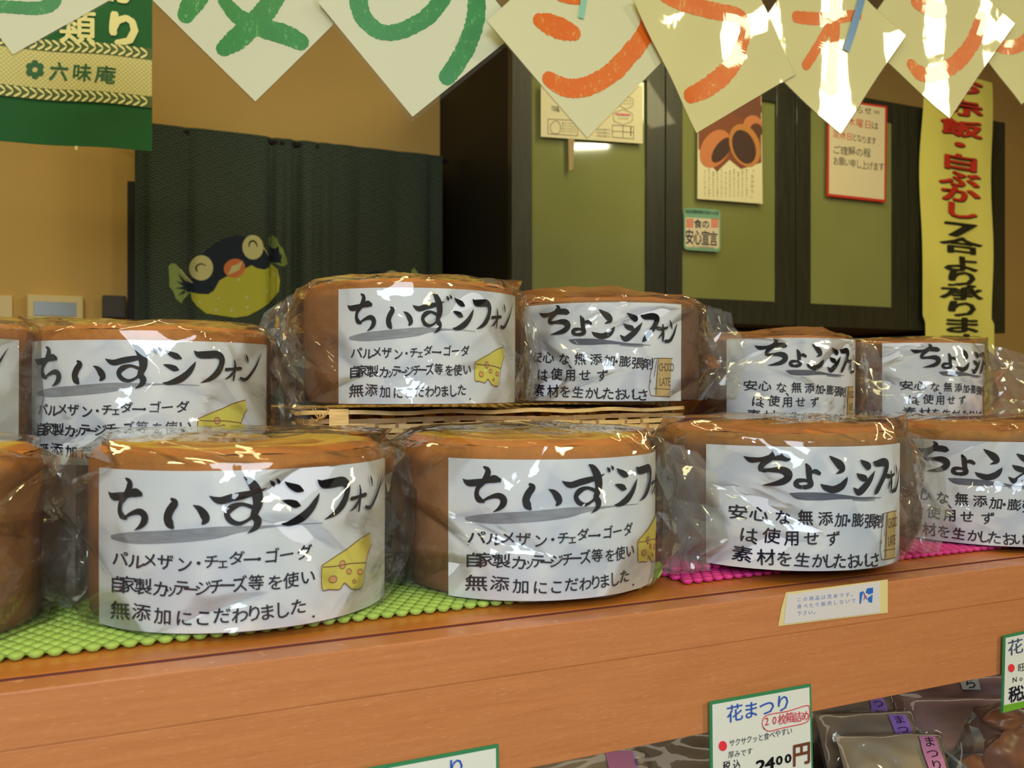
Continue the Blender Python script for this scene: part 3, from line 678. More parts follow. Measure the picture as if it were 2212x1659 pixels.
for i, (tx, ty, Z0, b, ang, lab) in enumerate(CARDS):
    pl = Plane(tx, Z0, b); t = pl.loc(tx, ty); A = rad(ang); B = A - pi / 2
    ex, ey = (cos(A), sin(A)), (cos(B), sin(B)); rnd = random.Random(i + 3)
    c1, c2, tl = rnd.uniform(.5, 1), rnd.uniform(-1, 1), rnd.uniform(-.02, .02)
    def cf(a, z, l=0, t=t, pl=pl, c1=c1, i=i, ex=ex, ey=ey):
        p = (a - t[0]) * ex[0] + (z - t[1]) * ex[1]; q = (a - t[0]) * ey[0] + (z - t[1]) * ey[1]
        p /= SIDE; q /= SIDE
        cur_ = CURV[i][0] * (p - .5) ** 2 + CURV[i][1] * (q - .4) ** 2 + (.0012 if i > 3 else .0002) * sin(p * 9 + i) * sin(q * 7 + 2 * i)
        return pl.pt(a, z, l + cur_)
    root = empty('hanging_card'); tag(root, lab, 'card', 'laminated diamond cards hung in a row')
    def pq(p, q): return (t[0] + ex[0] * p * SIDE + ey[0] * q * SIDE, t[1] + ex[1] * p * SIDE + ey[1] * q * SIDE)
    n = 14; mg = .028 if i in (2,) else .006
    mc = MB(); lo, hi = mg, 1 - mg
    mc.grid(n, n, lambda u, v: cf(*pq(hi - (hi - lo) * u, lo + (hi - lo) * v), .0003)); mc.grid(n, n, lambda u, v: cf(*pq(lo + (hi - lo) * u, lo + (hi - lo) * v), -.0002))
    mc.build('card_paper', M['card'] if i < 3 else M['card_pale'] if i == 3 else M['card_yellow'], root, smooth=True)
    if i == 2:
        mc = MB(); mc.grid(n, n, lambda u, v: cf(*pq(1 - u, v), .0001)); mc.build('laminate_edge', M['laminate'], root, smooth=True)
    else:
        mc = MB()
        for (p0, q0, p1, q1) in ((0, 0, 1, 0), (0, 0, 0, 1), (1, 0, 1, 1), (0, 1, 1, 1)):
            mc.tube([cf(*pq(p0 + (p1 - p0) * k / 10, q0 + (q1 - q0) * k / 10), 0) for k in range(11)], .0005, 6)
        mc.build('laminate_edge', M['film'], root)
    mat, ss = STROKES[i]; mc = MB(); r2 = random.Random(i)
    for k, s_ in enumerate(ss): 
        R_(pl, mc, s_, .0006 + .00005 * k, fn=cf, n=10, rough=.07, rnd=r2)
    # keep the stroke on the card: trim what sticks out
    me = mc.mesh('crayon_letter', M[mat]); bm = bmesh.new(); bm.from_mesh(me)
    for (p, q, dp, dq) in ((lo, 0, -1, 0), (hi, 0, 1, 0), (0, lo, 0, -1), (0, hi, 0, 1)):
        a, z = pq(p, q); co = pl.pt(a, z); d = (ex[0] * dp + ey[0] * dq, ex[1] * dp + ey[1] * dq)
        no_ = pl.d * d[0] + Vector((0, 0, d[1])); bmesh.ops.bisect_plane(bm, geom=bm.verts[:] + bm.edges[:] + bm.faces[:], plane_co=co, plane_no=no_, clear_outer=True)
    bm.to_mesh(me); bm.free(); link('crayon_letter', me, root)
    if i in (3, 5):
        mc = MB()
        pts = [(1262, -60, 15), (1259, 0, 14), (1253, 41, 13)] if i == 3 else [(1868, -50, 16), (1858, 0, 17), (1842, 55, 17), (1824, 112, 15)]
        R_(pl, mc, pts, .0022, fn=cf, n=6, cap=.02); mc.build('ribbon', C_('mint_ribbon', rgb(140, 206, 176), .35) if i == 3 else C_('blue_ribbon', rgb(84, 142, 190), .35), root)
    top = cf(*pq(1, 1)); rail_pts.append(top)
    mc = MB(); mc.tube([top + Vector((0, 0, -.004)), top + Vector((0, .002, .03)), Vector((top.x, top.y + .004, Z(.754)))], .0006, 5); mc.build('thread', C_('thread', rgb(220, 220, 210)), root)
mc = MB(); a, b = rail_pts[0], rail_pts[-1]
mc.tube([Vector((-.9, a.y - .05, Z(.76)))] + [Vector((p.x, p.y + .004, Z(.76))) for p in rail_pts] + [Vector((b.x + .5, b.y, Z(.76)))], .006, 8)
tag(mc.build('hanging_rail', C_('rail_metal', rgb(150, 150, 145), .3)), 'thin metal rail above the frame holding the cards', 'rail')

# ------------------------------------------------------------------ display shelf
YF = .461
sh = empty('display_shelf', (.4, .9, 0)); tag(sh, 'orange-brown wood-grain display shelf that carries the wrapped cakes', 'shelf')
def sbox(name, a, b, mat, bevel=.0012):
    m = MB(); m.box(a, b); me = m.mesh(name, mat, bevel=bevel); me.transform(Matrix.Translation((-.4, -.9, 0))); return link(name, me, sh)
SX0, SX1, YR = -1.0, 2.2, 1.02
sbox('top_board', (SX0, YF + .0015, Z(-.022)), (SX1, YR, Z(-.004)), M['shelf_top'])
sbox('edge_seam', (SX0, YF + .0006, Z(-.012)), (SX1, YF + .0016, Z(-.0042)), M['seam'], 0)
sbox('fascia_trim', (SX0, YF - .018, Z(-.0298)), (SX1, YF, Z(-.0048)), M['fascia'], .0008)
sbox('fascia_board', (SX0, YF - .018, Z(-.0815)), (SX1, YF, Z(-.0299)), M['fascia'], .0004)
sbox('side_panel', (SX0 - .02, YF - .018, 0), (SX0, YR, Z(-.005)), M['fascia']); sbox('side_panel', (SX1, YF - .018, 0), (SX1 + .02, YR, Z(-.005)), M['fascia'])
sbox('back_panel', (SX0, YR, 0), (SX1, YR + .02, Z(-.005)), M['fascia'])
sbox('lower_deck', (SX0, YF - .018, Z(-.225)), (SX1, YR, Z(-.205)), C_('deck_dark', rgb(58, 44, 36)))
sbox('plinth', (SX0, YF, 0), (SX1, YF + .02, Z(-.225)), M['fascia'])
SFc = YP(YF - .0182)
tp = MB(); PG(SFc, tp, [(1680, 1353), (1687, 1315), (1697, 1280), (1917, 1252), (1917, 1324), (1800, 1338)], .0003)
tape = tp.build('shelf_notice', C_('masking_tape', rgb(226, 206, 140), .4)); tag(tape, 'white notice taped to the shelf front below the chocolate cake', 'notice')
m = MB(); PG(SFc, m, [(1692, 1348), (1699, 1285), (1900, 1256), (1900, 1323), (1800, 1335)], .0006); m.build('notice_face', C_('notice_white', rgb(218, 210, 204), .4), tape)
m = MB(); 
TL(SFc, m, 'この商品は見本です。', 1725, 1295, 1842, 1283, 10.5, 10.5, .0008, jit=.01); TL(SFc, m, '食べたり販売しないで', 1725, 1310, 1842, 1297, 10.5, 10.5, .0008, jit=.01); TL(SFc, m, '下さい。', 1725, 1325, 1761, 1321, 10.5, 10.5, .0008, jit=.01)
m.build('notice_text', C_('notice_blue', rgb(118, 140, 190)), tape)
m = MB(); PG(SFc, m, [(1855, 1280), (1863, 1277), (1860, 1290), (1858, 1303), (1855, 1305)], .0008); PG(SFc, m, [(1871, 1271), (1884, 1269), (1884, 1281), (1876, 1284), (1868, 1280)], .0008); PG(SFc, m, [(1872, 1292), (1883, 1284), (1882, 1302), (1874, 1300)], .0008)
R_(SFc, m, [(1861, 1277, 1.5), (1866, 1285, 2.5), (1864, 1296, 1.5)], .0009); m.build('notice_mark', C_('mark_blue', rgb(34, 104, 190)), tape)
m = MB(); R_(SFc, m, [(1864, 1283, 2), (1868, 1289, 4), (1870, 1294, 2)], .0010); m.build('mark_centre', C_('mark_rose', rgb(170, 90, 130)), tape)

# ------------------------------------------------------------------ foam anti-slip mats
def foam(name, x0, x1, y0, y1, z, mat, rot=0, hgt=.0032, curl=0, sp=.0083, sq=.0066, edge=None):
    m = MB(); c_ = Vector(((x0 + x1) / 2, (y0 + y1) / 2, 0)); Rm = Matrix.Rotation(rot, 3, 'Z')
    def tr(p):
        p = Vector(p)
        if curl and p.x > x1 - .03:
            t = (p.x - (x1 - .03)) / .03; p.z += curl * t * t; p.x -= .004 * t
        return c_ + Rm @ (p - c_)
    nx, ny = int((x1 - x0) / sp), int((y1 - y0) / sq); n = 7
    for j in range(ny):
        for i in range(nx):
            cx = x0 + sp * (i + .5 + (.5 if j % 2 else 0)); cy = y0 + sq * (j + .5); vs = []
            a_, b_ = sp * .50, sq * .62
            for zz, rr_ in ((-.0002 - hgt, .62), (-hgt * .45, 1.0), (-hgt * .12, .72)):
                vs += [tr((cx + a_ * rr_ * cos(2 * pi * k / n), cy + b_ * rr_ * sin(2 * pi * k / n), z + zz)) for k in range(n)]
            vs.append(tr((cx, cy, z)))
            fs = [(l * n + k, l * n + (k + 1) % n, (l + 1) * n + (k + 1) % n, (l + 1) * n + k) for l in (0, 1) for k in range(n)] + [(2 * n + k, 2 * n + (k + 1) % n, 3 * n) for k in range(n)]
            m.add(vs, fs)
    m.grid(24, 2, lambda u, v: tr((x0 + sp * .4 + (x1 - x0 - sp * .6) * u, y0 + sq * .6 + (y1 - y0 - sq * 1.2) * v, z - hgt * .72)))
    return m.build(name, mat, smooth=True)
tag(foam('anti_slip_mat', -.20, .345, .487, .80, Z(0), M['mat_green'], curl=.014), 'lime green knobbly foam mat under the cheese cakes', 'mat')
tag(foam('anti_slip_mat', .352, 1.05, .487, .80, Z(0), M['mat_pink']), 'magenta knobbly foam mat under the chocolate cakes', 'mat')
tag(foam('anti_slip_mat', .362, .475, .505, .80, Z(.0042), M['mat_pink'], rot=rad(-2), hgt=.0040), 'smaller magenta foam mat lying on the other, beside the green one', 'mat')

# ------------------------------------------------------------------ woven bamboo basket carrying two cakes
bx0, bx1, by0, by1, bz0, bz1 = .143, .468, .642, .840, 0.0005, .108
bk = empty('woven_basket', ((bx0 + bx1) / 2, (by0 + by1) / 2, Z(bz0))); tag(bk, 'flat-topped woven bamboo basket that lifts two cakes above the rest', 'basket')
bo = Vector(bk.location)
per = []
rc = .014
def perim(t):                    # point and outward normal along the rounded outline, t in metres
    sides = [(Vector((bx0 + rc, by0, 0)), Vector((1, 0, 0)), bx1 - bx0 - 2 * rc), (Vector((bx1, by0 + rc, 0)), Vector((0, 1, 0)), by1 - by0 - 2 * rc), (Vector((bx1 - rc, by1, 0)), Vector((-1, 0, 0)), bx1 - bx0 - 2 * rc), (Vector((bx0, by1 - rc, 0)), Vector((0, -1, 0)), by1 - by0 - 2 * rc)]
    for p, d, L in sides:
        nrm = Vector((d.y, -d.x, 0))
        if t <= L: return p + d * t, nrm
        t -= L; q = rc * pi / 2
        if t <= q:
            a = t / rc; c = p + d * L - nrm * rc; dd = nrm * cos(a) + d * sin(a); return c + dd * rc, dd
        t -= q
    return perim(t)
PL = 2 * (bx1 - bx0 - 2 * rc) + 2 * (by1 - by0 - 2 * rc) + 2 * pi * rc
NS = 48; nring = 25; ph_ = (bz1 - .0055 - bz0) / nring
for j in range(nring):
    m = MB(); zc = bz0 + ph_ * (j + .5) - bo.z + BASE; hh = ph_ * .44; N = NS * 4
    def wv(u, v, j=j, zc=zc, hh=hh):
        t = u * PL; p, nn = perim(t % PL); k = cos(pi * NS * u + pi * j); 
        off = .0014 * k + .0006; z = zc + hh * (v * 2 - 1) + .0007 * sin(u * 40 + j * 2)
        q = p + nn * off; return Vector((q.x, q.y, z)) - Vector((bo.x, bo.y, 0))
    m.grid(N, 1, lambda u, v: wv(u, v)); m.build('weaver_strip', M['bamboo'] if j % 3 else M['bamboo_dark'], bk, smooth=True)
me = None
for i in range(NS):
    p, nn = perim((i + .5) / NS * PL if i < NS else 0); tdir = Vector((-nn.y, nn.x, 0)); m = MB(); wd = .0042
    lo_, hi_ = bz0, bz1 - .006
    a = [(-wd, -.0003, 0), (wd, -.0003, 0), (wd, .0003, 0), (-wd, .0003, 0)]
    vs = [(tdir * x_ + nn * y_ + Vector((0, 0, z_))) for z_ in (0, hi_ - lo_) for (x_, y_, _) in a]
    m.add(vs, [(3, 2, 1, 0), (4, 5, 6, 7), (0, 1, 5, 4), (1, 2, 6, 5), (2, 3, 7, 6), (3, 0, 4, 7)])
    m.build('stake', M['bamboo_dark'], bk, loc=(p.x - bo.x, p.y - bo.y, lo_ + BASE - bo.z))
m = MB(); zt_ = bz1 - .0062 + BASE - bo.z
m.grid(N, 2, lambda u, v: (lambda q, nn: Vector((q.x - bo.x, q.y - bo.y, zt_ + (.0028 + .0030 * v) + .0007 * sin(u * 90))) + nn * (.0026 + .0012 * cos(u * NS * 2 * pi)))(*perim((u * PL) % PL)))
m.build('rim_strip', M['bamboo'], bk, smooth=True)
nt_ = 22
for i in range(nt_):            # crossing slats of the flat top
    x = bx0 + .008 + (bx1 - bx0 - .016) * (i + .5) / nt_; m = MB()
    m.grid(24, 1, lambda u, v: (x - .0060 + .0120 * v - bo.x, by0 + .002 + (by1 - by0 - .004) * u - bo.y, bz1 - .0018 + .0010 * cos(pi * 16 * u + pi * i) + BASE - bo.z)); m.build('top_slat', M['bamboo'], bk, smooth=True)
for j in range(16):
    y = by0 + .003 + (by1 - by0 - .006) * (j + .5) / 16; m = MB()
    m.grid(48, 1, lambda u, v: (bx0 + .004 + (bx1 - bx0 - .008) * u - bo.x, y - .0042 + .0084 * v - bo.y, bz1 - .0018 - .0010 * cos(pi * 22 * u + pi * j) + BASE - bo.z)); m.build('top_weaver', M['bamboo'] if j % 2 else M['bamboo_dark'], bk, smooth=True)
m = MB(); xw = bx0 + .020
m.grid(2, 14, lambda u, v: (xw - .007 + .014 * u - bo.x, by0 - .004 - bo.y + (.018 * max(0, v - .7) / .3), bz1 - .040 + min(v / .7, 1) * .041 + BASE - bo.z)); m.build('binding_strip', M['bamboo'], bk)
m = MB()
rb = random.Random(4)
for k in range(14):
    a = Vector((bx0 + .006 - bo.x, by0 - .003 - bo.y, bz1 - .006 + BASE - bo.z)); d = Vector((rb.uniform(-1, 1), rb.uniform(-1, -.2), rb.uniform(-.5, 1))).normalized() * rb.uniform(.004, .010)
    m.tube([a, a + d * .6, a + d + Vector((0, 0, .002))], .0003, 4)
m.build('frayed_ends', M['bamboo'], bk)

# ------------------------------------------------------------------ writing on the cake labels
RL = .0857
def inv(px, py, pc, Zc, th0):    # label photograph -> metres on the unrolled label
    u = (px - pc) / F; lo, hi = -1.45, 1.45
    f = lambda t: RL * sin(t) / (Zc - RL * cos(t))
    for _ in range(40):
        mid = (lo + hi) / 2
        if f(mid) < u: lo = mid
        else: hi = mid
    return (lo - th0) * RL, lo, EYE - (py - HY) * (Zc - RL * cos(lo)) / F
class Lab:
    def __init__(s, ox, oy, k, pc, Zc, th0, zb): s.a = (ox, oy, k, pc, Zc, rad(th0), zb)
    def loc(s, cx, cy):
        ox, oy, k, pc, Zc, th0, zb = s.a; x, t, z = inv(ox + cx / k, oy + cy / k, pc, Zc, th0); return (x, z - zb)
    def scl(s, cx, cy):
        a, b, c = s.loc(cx - 2, cy), s.loc(cx + 2, cy), s.loc(cx, cy + 2); m = s.loc(cx, cy); return abs(b[0] - a[0]) / 4, abs(c[1] - m[1]) / 2
LB = Lab(200, 900, 3.16, 522, .545, -57, 0.0); LI = Lab(1090, 570, 4.02, 1308, .83, -58.5, .114)
TITLE_B = [[(188, 500, 4), (212, 530, 40), (260, 532, 46), (310, 522, 34), (350, 512, 52), (380, 522, 30)], [(295, 418, 14), (315, 440, 34), (312, 480, 42), (290, 530, 36), (262, 575, 30), (256, 625, 34), (268, 660, 42), (292, 678, 20)],
 [(275, 682, 10), (325, 650, 22), (375, 640, 38), (405, 668, 46), (402, 708, 42), (378, 740, 24), (345, 763, 3)], [(575, 566, 20), (592, 590, 42), (562, 640, 48), (548, 688, 50), (560, 730, 52), (575, 752, 26)], [(708, 612, 5), (745, 635, 34), (775, 675, 50), (786, 712, 44), (768, 738, 16)],
 [(812, 554, 6), (850, 578, 34), (890, 586, 44), (960, 568, 46), (1040, 552, 42), (1110, 538, 26), (1180, 511, 4)], [(1034, 432, 8), (1068, 455, 40), (1102, 505, 60), (1120, 560, 64), (1122, 620, 56), (1105, 670, 46), (1100, 700, 44), (1122, 735, 46), (1108, 780, 34), (1056, 818, 3)],
 [(1090, 640, 26), (1020, 616, 22), (955, 636, 40), (922, 680, 34), (948, 728, 34), (1005, 748, 24), (1065, 722, 18), (1100, 685, 30)], [(1203, 460, 5), (1222, 482, 26), (1228, 500, 6)], [(1243, 447, 5), (1260, 468, 22), (1260, 484, 5)],
 [(1300, 471, 5), (1335, 497, 32), (1385, 520, 46), (1418, 535, 18)], [(1284, 600, 5), (1325, 612, 32), (1372, 630, 44), (1402, 640, 10)], [(1280, 762, 6), (1325, 762, 30), (1405, 728, 52), (1468, 672, 46), (1508, 610, 32), (1532, 558, 3)],
 [(1520, 464, 5), (1555, 492, 48), (1620, 488, 58), (1690, 478, 56), (1722, 512, 50), (1716, 575, 46), (1690, 640, 48), (1640, 700, 34), (1568, 743, 3)], [(1752, 604, 26), (1800, 590, 20), (1845, 578, 28), (1856, 574, 6)], [(1806, 508, 8), (1812, 560, 22), (1806, 640, 20), (1800, 692, 14)], [(1800, 618, 18), (1775, 662, 18), (1745, 690, 5)],
 [(1880, 444, 6), (1890, 480, 20), (1893, 516, 10)], [(1848, 664, 20), (1880, 668, 26), (1912, 610, 24), (1940, 530, 20), (1958, 450, 10), (1970, 394, 2)]]
TITLE_I = [[(310, 414, 4), (345, 433, 32), (400, 425, 26), (450, 408, 34), (510, 400, 44), (548, 407, 40), (566, 411, 10)], [(458, 350, 10), (475, 372, 34), (450, 410, 38), (410, 452, 34), (396, 488, 30), (420, 502, 20)], [(392, 498, 16), (450, 494, 24), (515, 490, 42), (550, 512, 50), (545, 548, 42), (500, 578, 34), (408, 602, 4)],
 [(664, 445, 14), (680, 480, 36), (684, 540, 32), (692, 585, 34), (655, 604, 24)], [(700, 575, 16), (660, 556, 18), (612, 560, 28), (600, 585, 30), (630, 602, 22), (680, 592, 20)], [(688, 502, 12), (722, 492, 28), (750, 506, 22)], [(824, 388, 8), (852, 410, 28), (895, 445, 50), (915, 482, 34), (872, 508, 6)], [(760, 580, 4), (790, 602, 32), (848, 618, 44), (905, 598, 44), (938, 562, 28), (954, 534, 3)],
 [(1060, 420, 6), (1095, 445, 34), (1130, 470, 44), (1118, 490, 8)], [(1028, 511, 4), (1060, 535, 34), (1100, 550, 38), (1118, 556, 8)], [(1002, 610, 6), (1045, 642, 42), (1098, 608, 44), (1150, 555, 34), (1187, 503, 4)], [(1176, 440, 8), (1210, 452, 38), (1275, 448, 48), (1312, 468, 44), (1292, 530, 40), (1250, 590, 36), (1208, 645, 34), (1190, 665, 8)],
 [(1318, 550, 26), (1360, 558, 22), (1396, 548, 18)], [(1360, 524, 14), (1363, 600, 24), (1360, 662, 14)], [(1356, 590, 14), (1325, 638, 8)], [(1418, 485, 6), (1430, 520, 18), (1436, 556, 8)], [(1382, 664, 24), (1420, 658, 26), (1452, 600, 20), (1470, 540, 12), (1481, 514, 3)]]
TXT_B = [('パルメザン・チェダー・ゴーダ', (252, 352, 433, 530, 650, 740, 822, 895, 985, 1075, 1132, 1215, 1315, 1435), (945, 972, 965, 985, 1008, 1006, 1000, 1012, 985, 1000, 1000, 982, 978, 968), 100),
 ('自家製カッテージチーズ等を使い', (240, 298, 395, 502, 565, 632, 690, 765, 855, 925, 1005, 1112, 1240, 1345, 1458), (1115, 1118, 1140, 1165, 1175, 1165, 1180, 1178, 1170, 1168, 1165, 1160, 1168, 1158, 1142), 104),
 ('無添加にこだわりました.', (252, 382, 515, 648, 770, 888, 1008, 1100, 1185, 1285, 1395, 1497), (1288, 1312, 1348, 1372, 1378, 1372, 1378, 1372, 1370, 1362, 1345, 1380), 112)]
TXT_I = [('安心な、無添加・膨張剤', (280, 385, 520, 605, 660, 795, 912, 970, 1045, 1150, 1235), (800, 800, 815, 850, 812, 818, 830, 838, 838, 850, 860), 98), ('は、使用せず', (332, 388, 455, 575, 700, 850), (950, 965, 945, 955, 955, 958), 98), ('素材を生かしたおいしさ', (300, 425, 530, 640, 750, 825, 900, 1003, 1080, 1135, 1195), (1085, 1095, 1100, 1105, 1110, 1112, 1115, 1120, 1118, 1122, 1128), 100)]
LABEL = {'cheese': (rad(130), .082, .0), 'choco': (rad(106), .081, .0)}
def label_parts(kind, root, toc, right, th0, k, H0):
    """paper label wrapped round the side; th0 = left edge, measured from the direction of the viewer"""
    W, Hl, _ = LABEL[kind]; W *= k
    def fn(x, y, l=0):
        t = th0 + x / RL * k; r = RL + l; return toc * (cos(t) * r) + right * (sin(t) * r) + Vector((0, 0, y + .0004))
    m = MB(); L = W / k * RL
    m.grid(48, 6, lambda u, v: fn(L * u, Hl * v, .0006 * (1 + sin(u * 11 + v * 3)) * .3)); m.grid(48, 6, lambda u, v: fn(L * (1 - u), Hl * v, -.0004))
    lab = m.build('paper_label', M['paper'], root, smooth=True)
    LA, TI, TX = (LB, TITLE_B, TXT_B) if kind == 'cheese' else (LI, TITLE_I, TXT_I)
    def R2(mb, pts, l, wk=1.0, **kw):
        q = []
        for (x, y, w_) in pts:
            a, b = LA.loc(x, y); s_ = LA.scl(x, y); q.append((a, b, w_ * s_[1] * wk))
        ribbon(mb, q, fn, l, **kw)
    for a_, b_ in (((0, 3), (3, 5), (5, 10), (10, 13), (13, 14), (14, 17), (17, 19)) if kind == 'cheese' else ((0, 3), (3, 6), (6, 8), (8, 11), (11, 12), (12, 15), (15, 17))):
        m = MB()
        for k_ in range(a_, b_): R2(m, TI[k_], .0013 + .00002 * k_, wk=1.14, n=6)
        m.build('brush_letter', M['ink'], lab)
    m = MB()
    if kind == 'cheese':
        R2(m, [(205, 800, 30), (330, 812, 76), (600, 816, 84), (850, 804, 78), (1000, 790, 44), (1200, 778, 16), (1380, 772, 7), (1560, 768, 4)], .0007, n=24)
        m.build('ink_underline', M['wash'], lab)
    else:
        R2(m, [(565, 650, 10), (620, 664, 48), (760, 666, 54), (900, 670, 34), (1060, 686, 14), (1150, 692, 8), (1260, 697, 3)], .0007, n=24)
        for y in (684, 700, 708): R2(m, [(1000, y - 8, 3), (1120, y, 4), (1200, y + 2, 2)], .0007, n=4)
        m.build('ink_underline', M['wash_dark'], lab)
    m = MB(); r = random.Random(7)
    for txt, xs, ys, sz in TX:
        for ch, x, y in zip(txt, xs, ys):
            a, b = LA.loc(x, y); s_ = LA.scl(x, y); q = sz * (.8 if ch in 'ッェ' else 1)
            put(m, ch, a, b, q * s_[0] * r.uniform(1.02, 1.12), q * s_[1] * r.uniform(1.04, 1.18), fn, .0009, r.uniform(-.08, .08), r.uniform(-.05, .12), .014)
    m.build('handwriting', M['pen'], lab)
    g = lambda pts: [LA.loc(*p) for p in pts]
    if kind == 'cheese':
        m = MB(); poly(m, g([(1550, 1066), (1640, 1010), (1730, 955), (1800, 900), (1880, 850), (1890, 930), (1866, 1000), (1850, 1076), (1840, 1140), (1822, 1236), (1760, 1245), (1724, 1215), (1702, 1198), (1686, 1225), (1668, 1242), (1600, 1236), (1556, 1238), (1552, 1150)]), fn, .0009, cuts=.004); m.build('cheese_drawing', C_('drawn_cheese', rgb(228, 216, 92)), lab)
        m = MB()
        for e in ((1690, 1068, 21, 30), (1625, 1168, 28, 25), (1735, 1118, 17, 20), (1812, 1125, 18, 20), (1770, 1190, 10, 13)): poly(m, g(ell(*e, 14)), fn, .0012)
        m.build('cheese_holes', C_('drawn_hole', rgb(226, 168, 104)), lab)
        m = MB()
        for pts in ([(1550, 1066), (1640, 1008), (1730, 952), (1800, 898), (1880, 850)], [(1560, 1078), (1650, 1076), (1750, 1062), (1850, 1062)], [(1550, 1070), (1545, 1150), (1553, 1240), (1600, 1238), (1668, 1243), (1686, 1222), (1704, 1198), (1726, 1216), (1760, 1246), (1822, 1237), (1842, 1140), (1850, 1076), (1866, 1000), (1890, 930)]): R2(m, [(x, y, 6) for x, y in pts], .0014, n=3)
        for e in ((1690, 1068, 21, 30), (1625, 1168, 28, 25), (1735, 1118, 17, 20), (1812, 1125, 18, 20), (1770, 1190, 10, 13)): R2(m, [(x, y, 4.5) for x, y in ell(*e, 12) + ell(*e, 12)[:1]], .0014, n=1)
        m.build('drawing_outline', C_('drawn_outline', rgb(120, 66, 40)), lab)
    else:
        m = MB(); poly(m, g([(1325, 812), (1440, 816), (1425, 1142), (1300, 1135), (1300, 1080), (1316, 900)]), fn, .0007, cuts=.004); m.build('chocolate_drawing', C_('drawn_chocolate', rgb(204, 176, 116)), lab)
        m = MB()
        for pts in ([(1290, 812), (1360, 810), (1444, 814)], [(1290, 812), (1262, 930), (1246, 1068)], [(1246, 1068), (1256, 1105), (1274, 1135), (1425, 1142)], [(1328, 812), (1316, 940), (1306, 1120)], [(1290, 1072), (1422, 1080)], [(1312, 826), (1300, 900), (1290, 970)], [(1262, 1000), (1258, 1020)]): R2(m, [(x, y, 6) for x, y in pts], .0010, n=3)
        for txt, y in (('CHOCO', 885), ('LATE', 1010)):
            for i, ch in enumerate(txt):
                a, b = LA.loc(1345 + i * 24, y); s_ = LA.scl(1345 + i * 24, y); put(m, ch, a, b, 46 * s_[0], 100 * s_[1], fn, .0010, 0)
        m.build('drawing_outline', C_('drawn_choc_outline', rgb(112, 84, 48)), lab)

# ------------------------------------------------------------------ cakes and their clear bags
CR = .0838
_sp = {}
def sponge(kind, H):
    if (kind, H) in _sp: return _sp[(kind, H)]
    n = 96; ms = MB(); mt = MB(); sd = 3 if kind == 'cheese' else 9
    def dis(p, a): return noise.noise(Vector(p) * 40 + Vector((sd, 0, 0))) * a + noise.noise(Vector(p) * 130) * a * .4
    prof = [(CR - .004, 0.0), (CR - .001, .002), (CR, .008), (CR - .0002, H * .45), (CR, H * .8), (CR - .0006, H * .9), (CR - .003, H * .965)]
    top = [(CR - .003, H * .965), (CR - .008, H * 1.0), (CR - .016, H * 1.005), (CR - .026, H * .975), (CR - .036, H * .985), (CR - .048, H * 1.01), (.022, H * .98), (.015, H * .90), (.012, H * .6)]
    def lathe(mb, pr, close0=False):
        vs = []
        for r, z in pr:
            for i in range(n):
                t = 2 * pi * i / n; rr = r - abs(dis((r * cos(t), r * sin(t), z), .0009)) if r > .03 else r
                zz = z + (dis((r * cos(t), r * sin(t), z + 5), .0016) if z > .3 * H and pr is top else 0)
                vs.append((rr * cos(t), rr * sin(t), zz))
        fs = [(j * n + i, j * n + (i + 1) % n, (j + 1) * n + (i + 1) % n, (j + 1) * n + i) for j in range(len(pr) - 1) for i in range(n)]
        if close0: fs.append(tuple(range(n))[::-1])
        else: fs.append(tuple((len(pr) - 1) * n + i for i in range(n)))
        mb.add(vs, fs)
    lathe(ms, prof, True); lathe(mt, top)
    _sp[(kind, H)] = (ms.mesh('sponge_cake', M[kind + '_side'], smooth=True), mt.mesh('cake_top', M[kind + '_top'], smooth=True)); return _sp[(kind, H)]

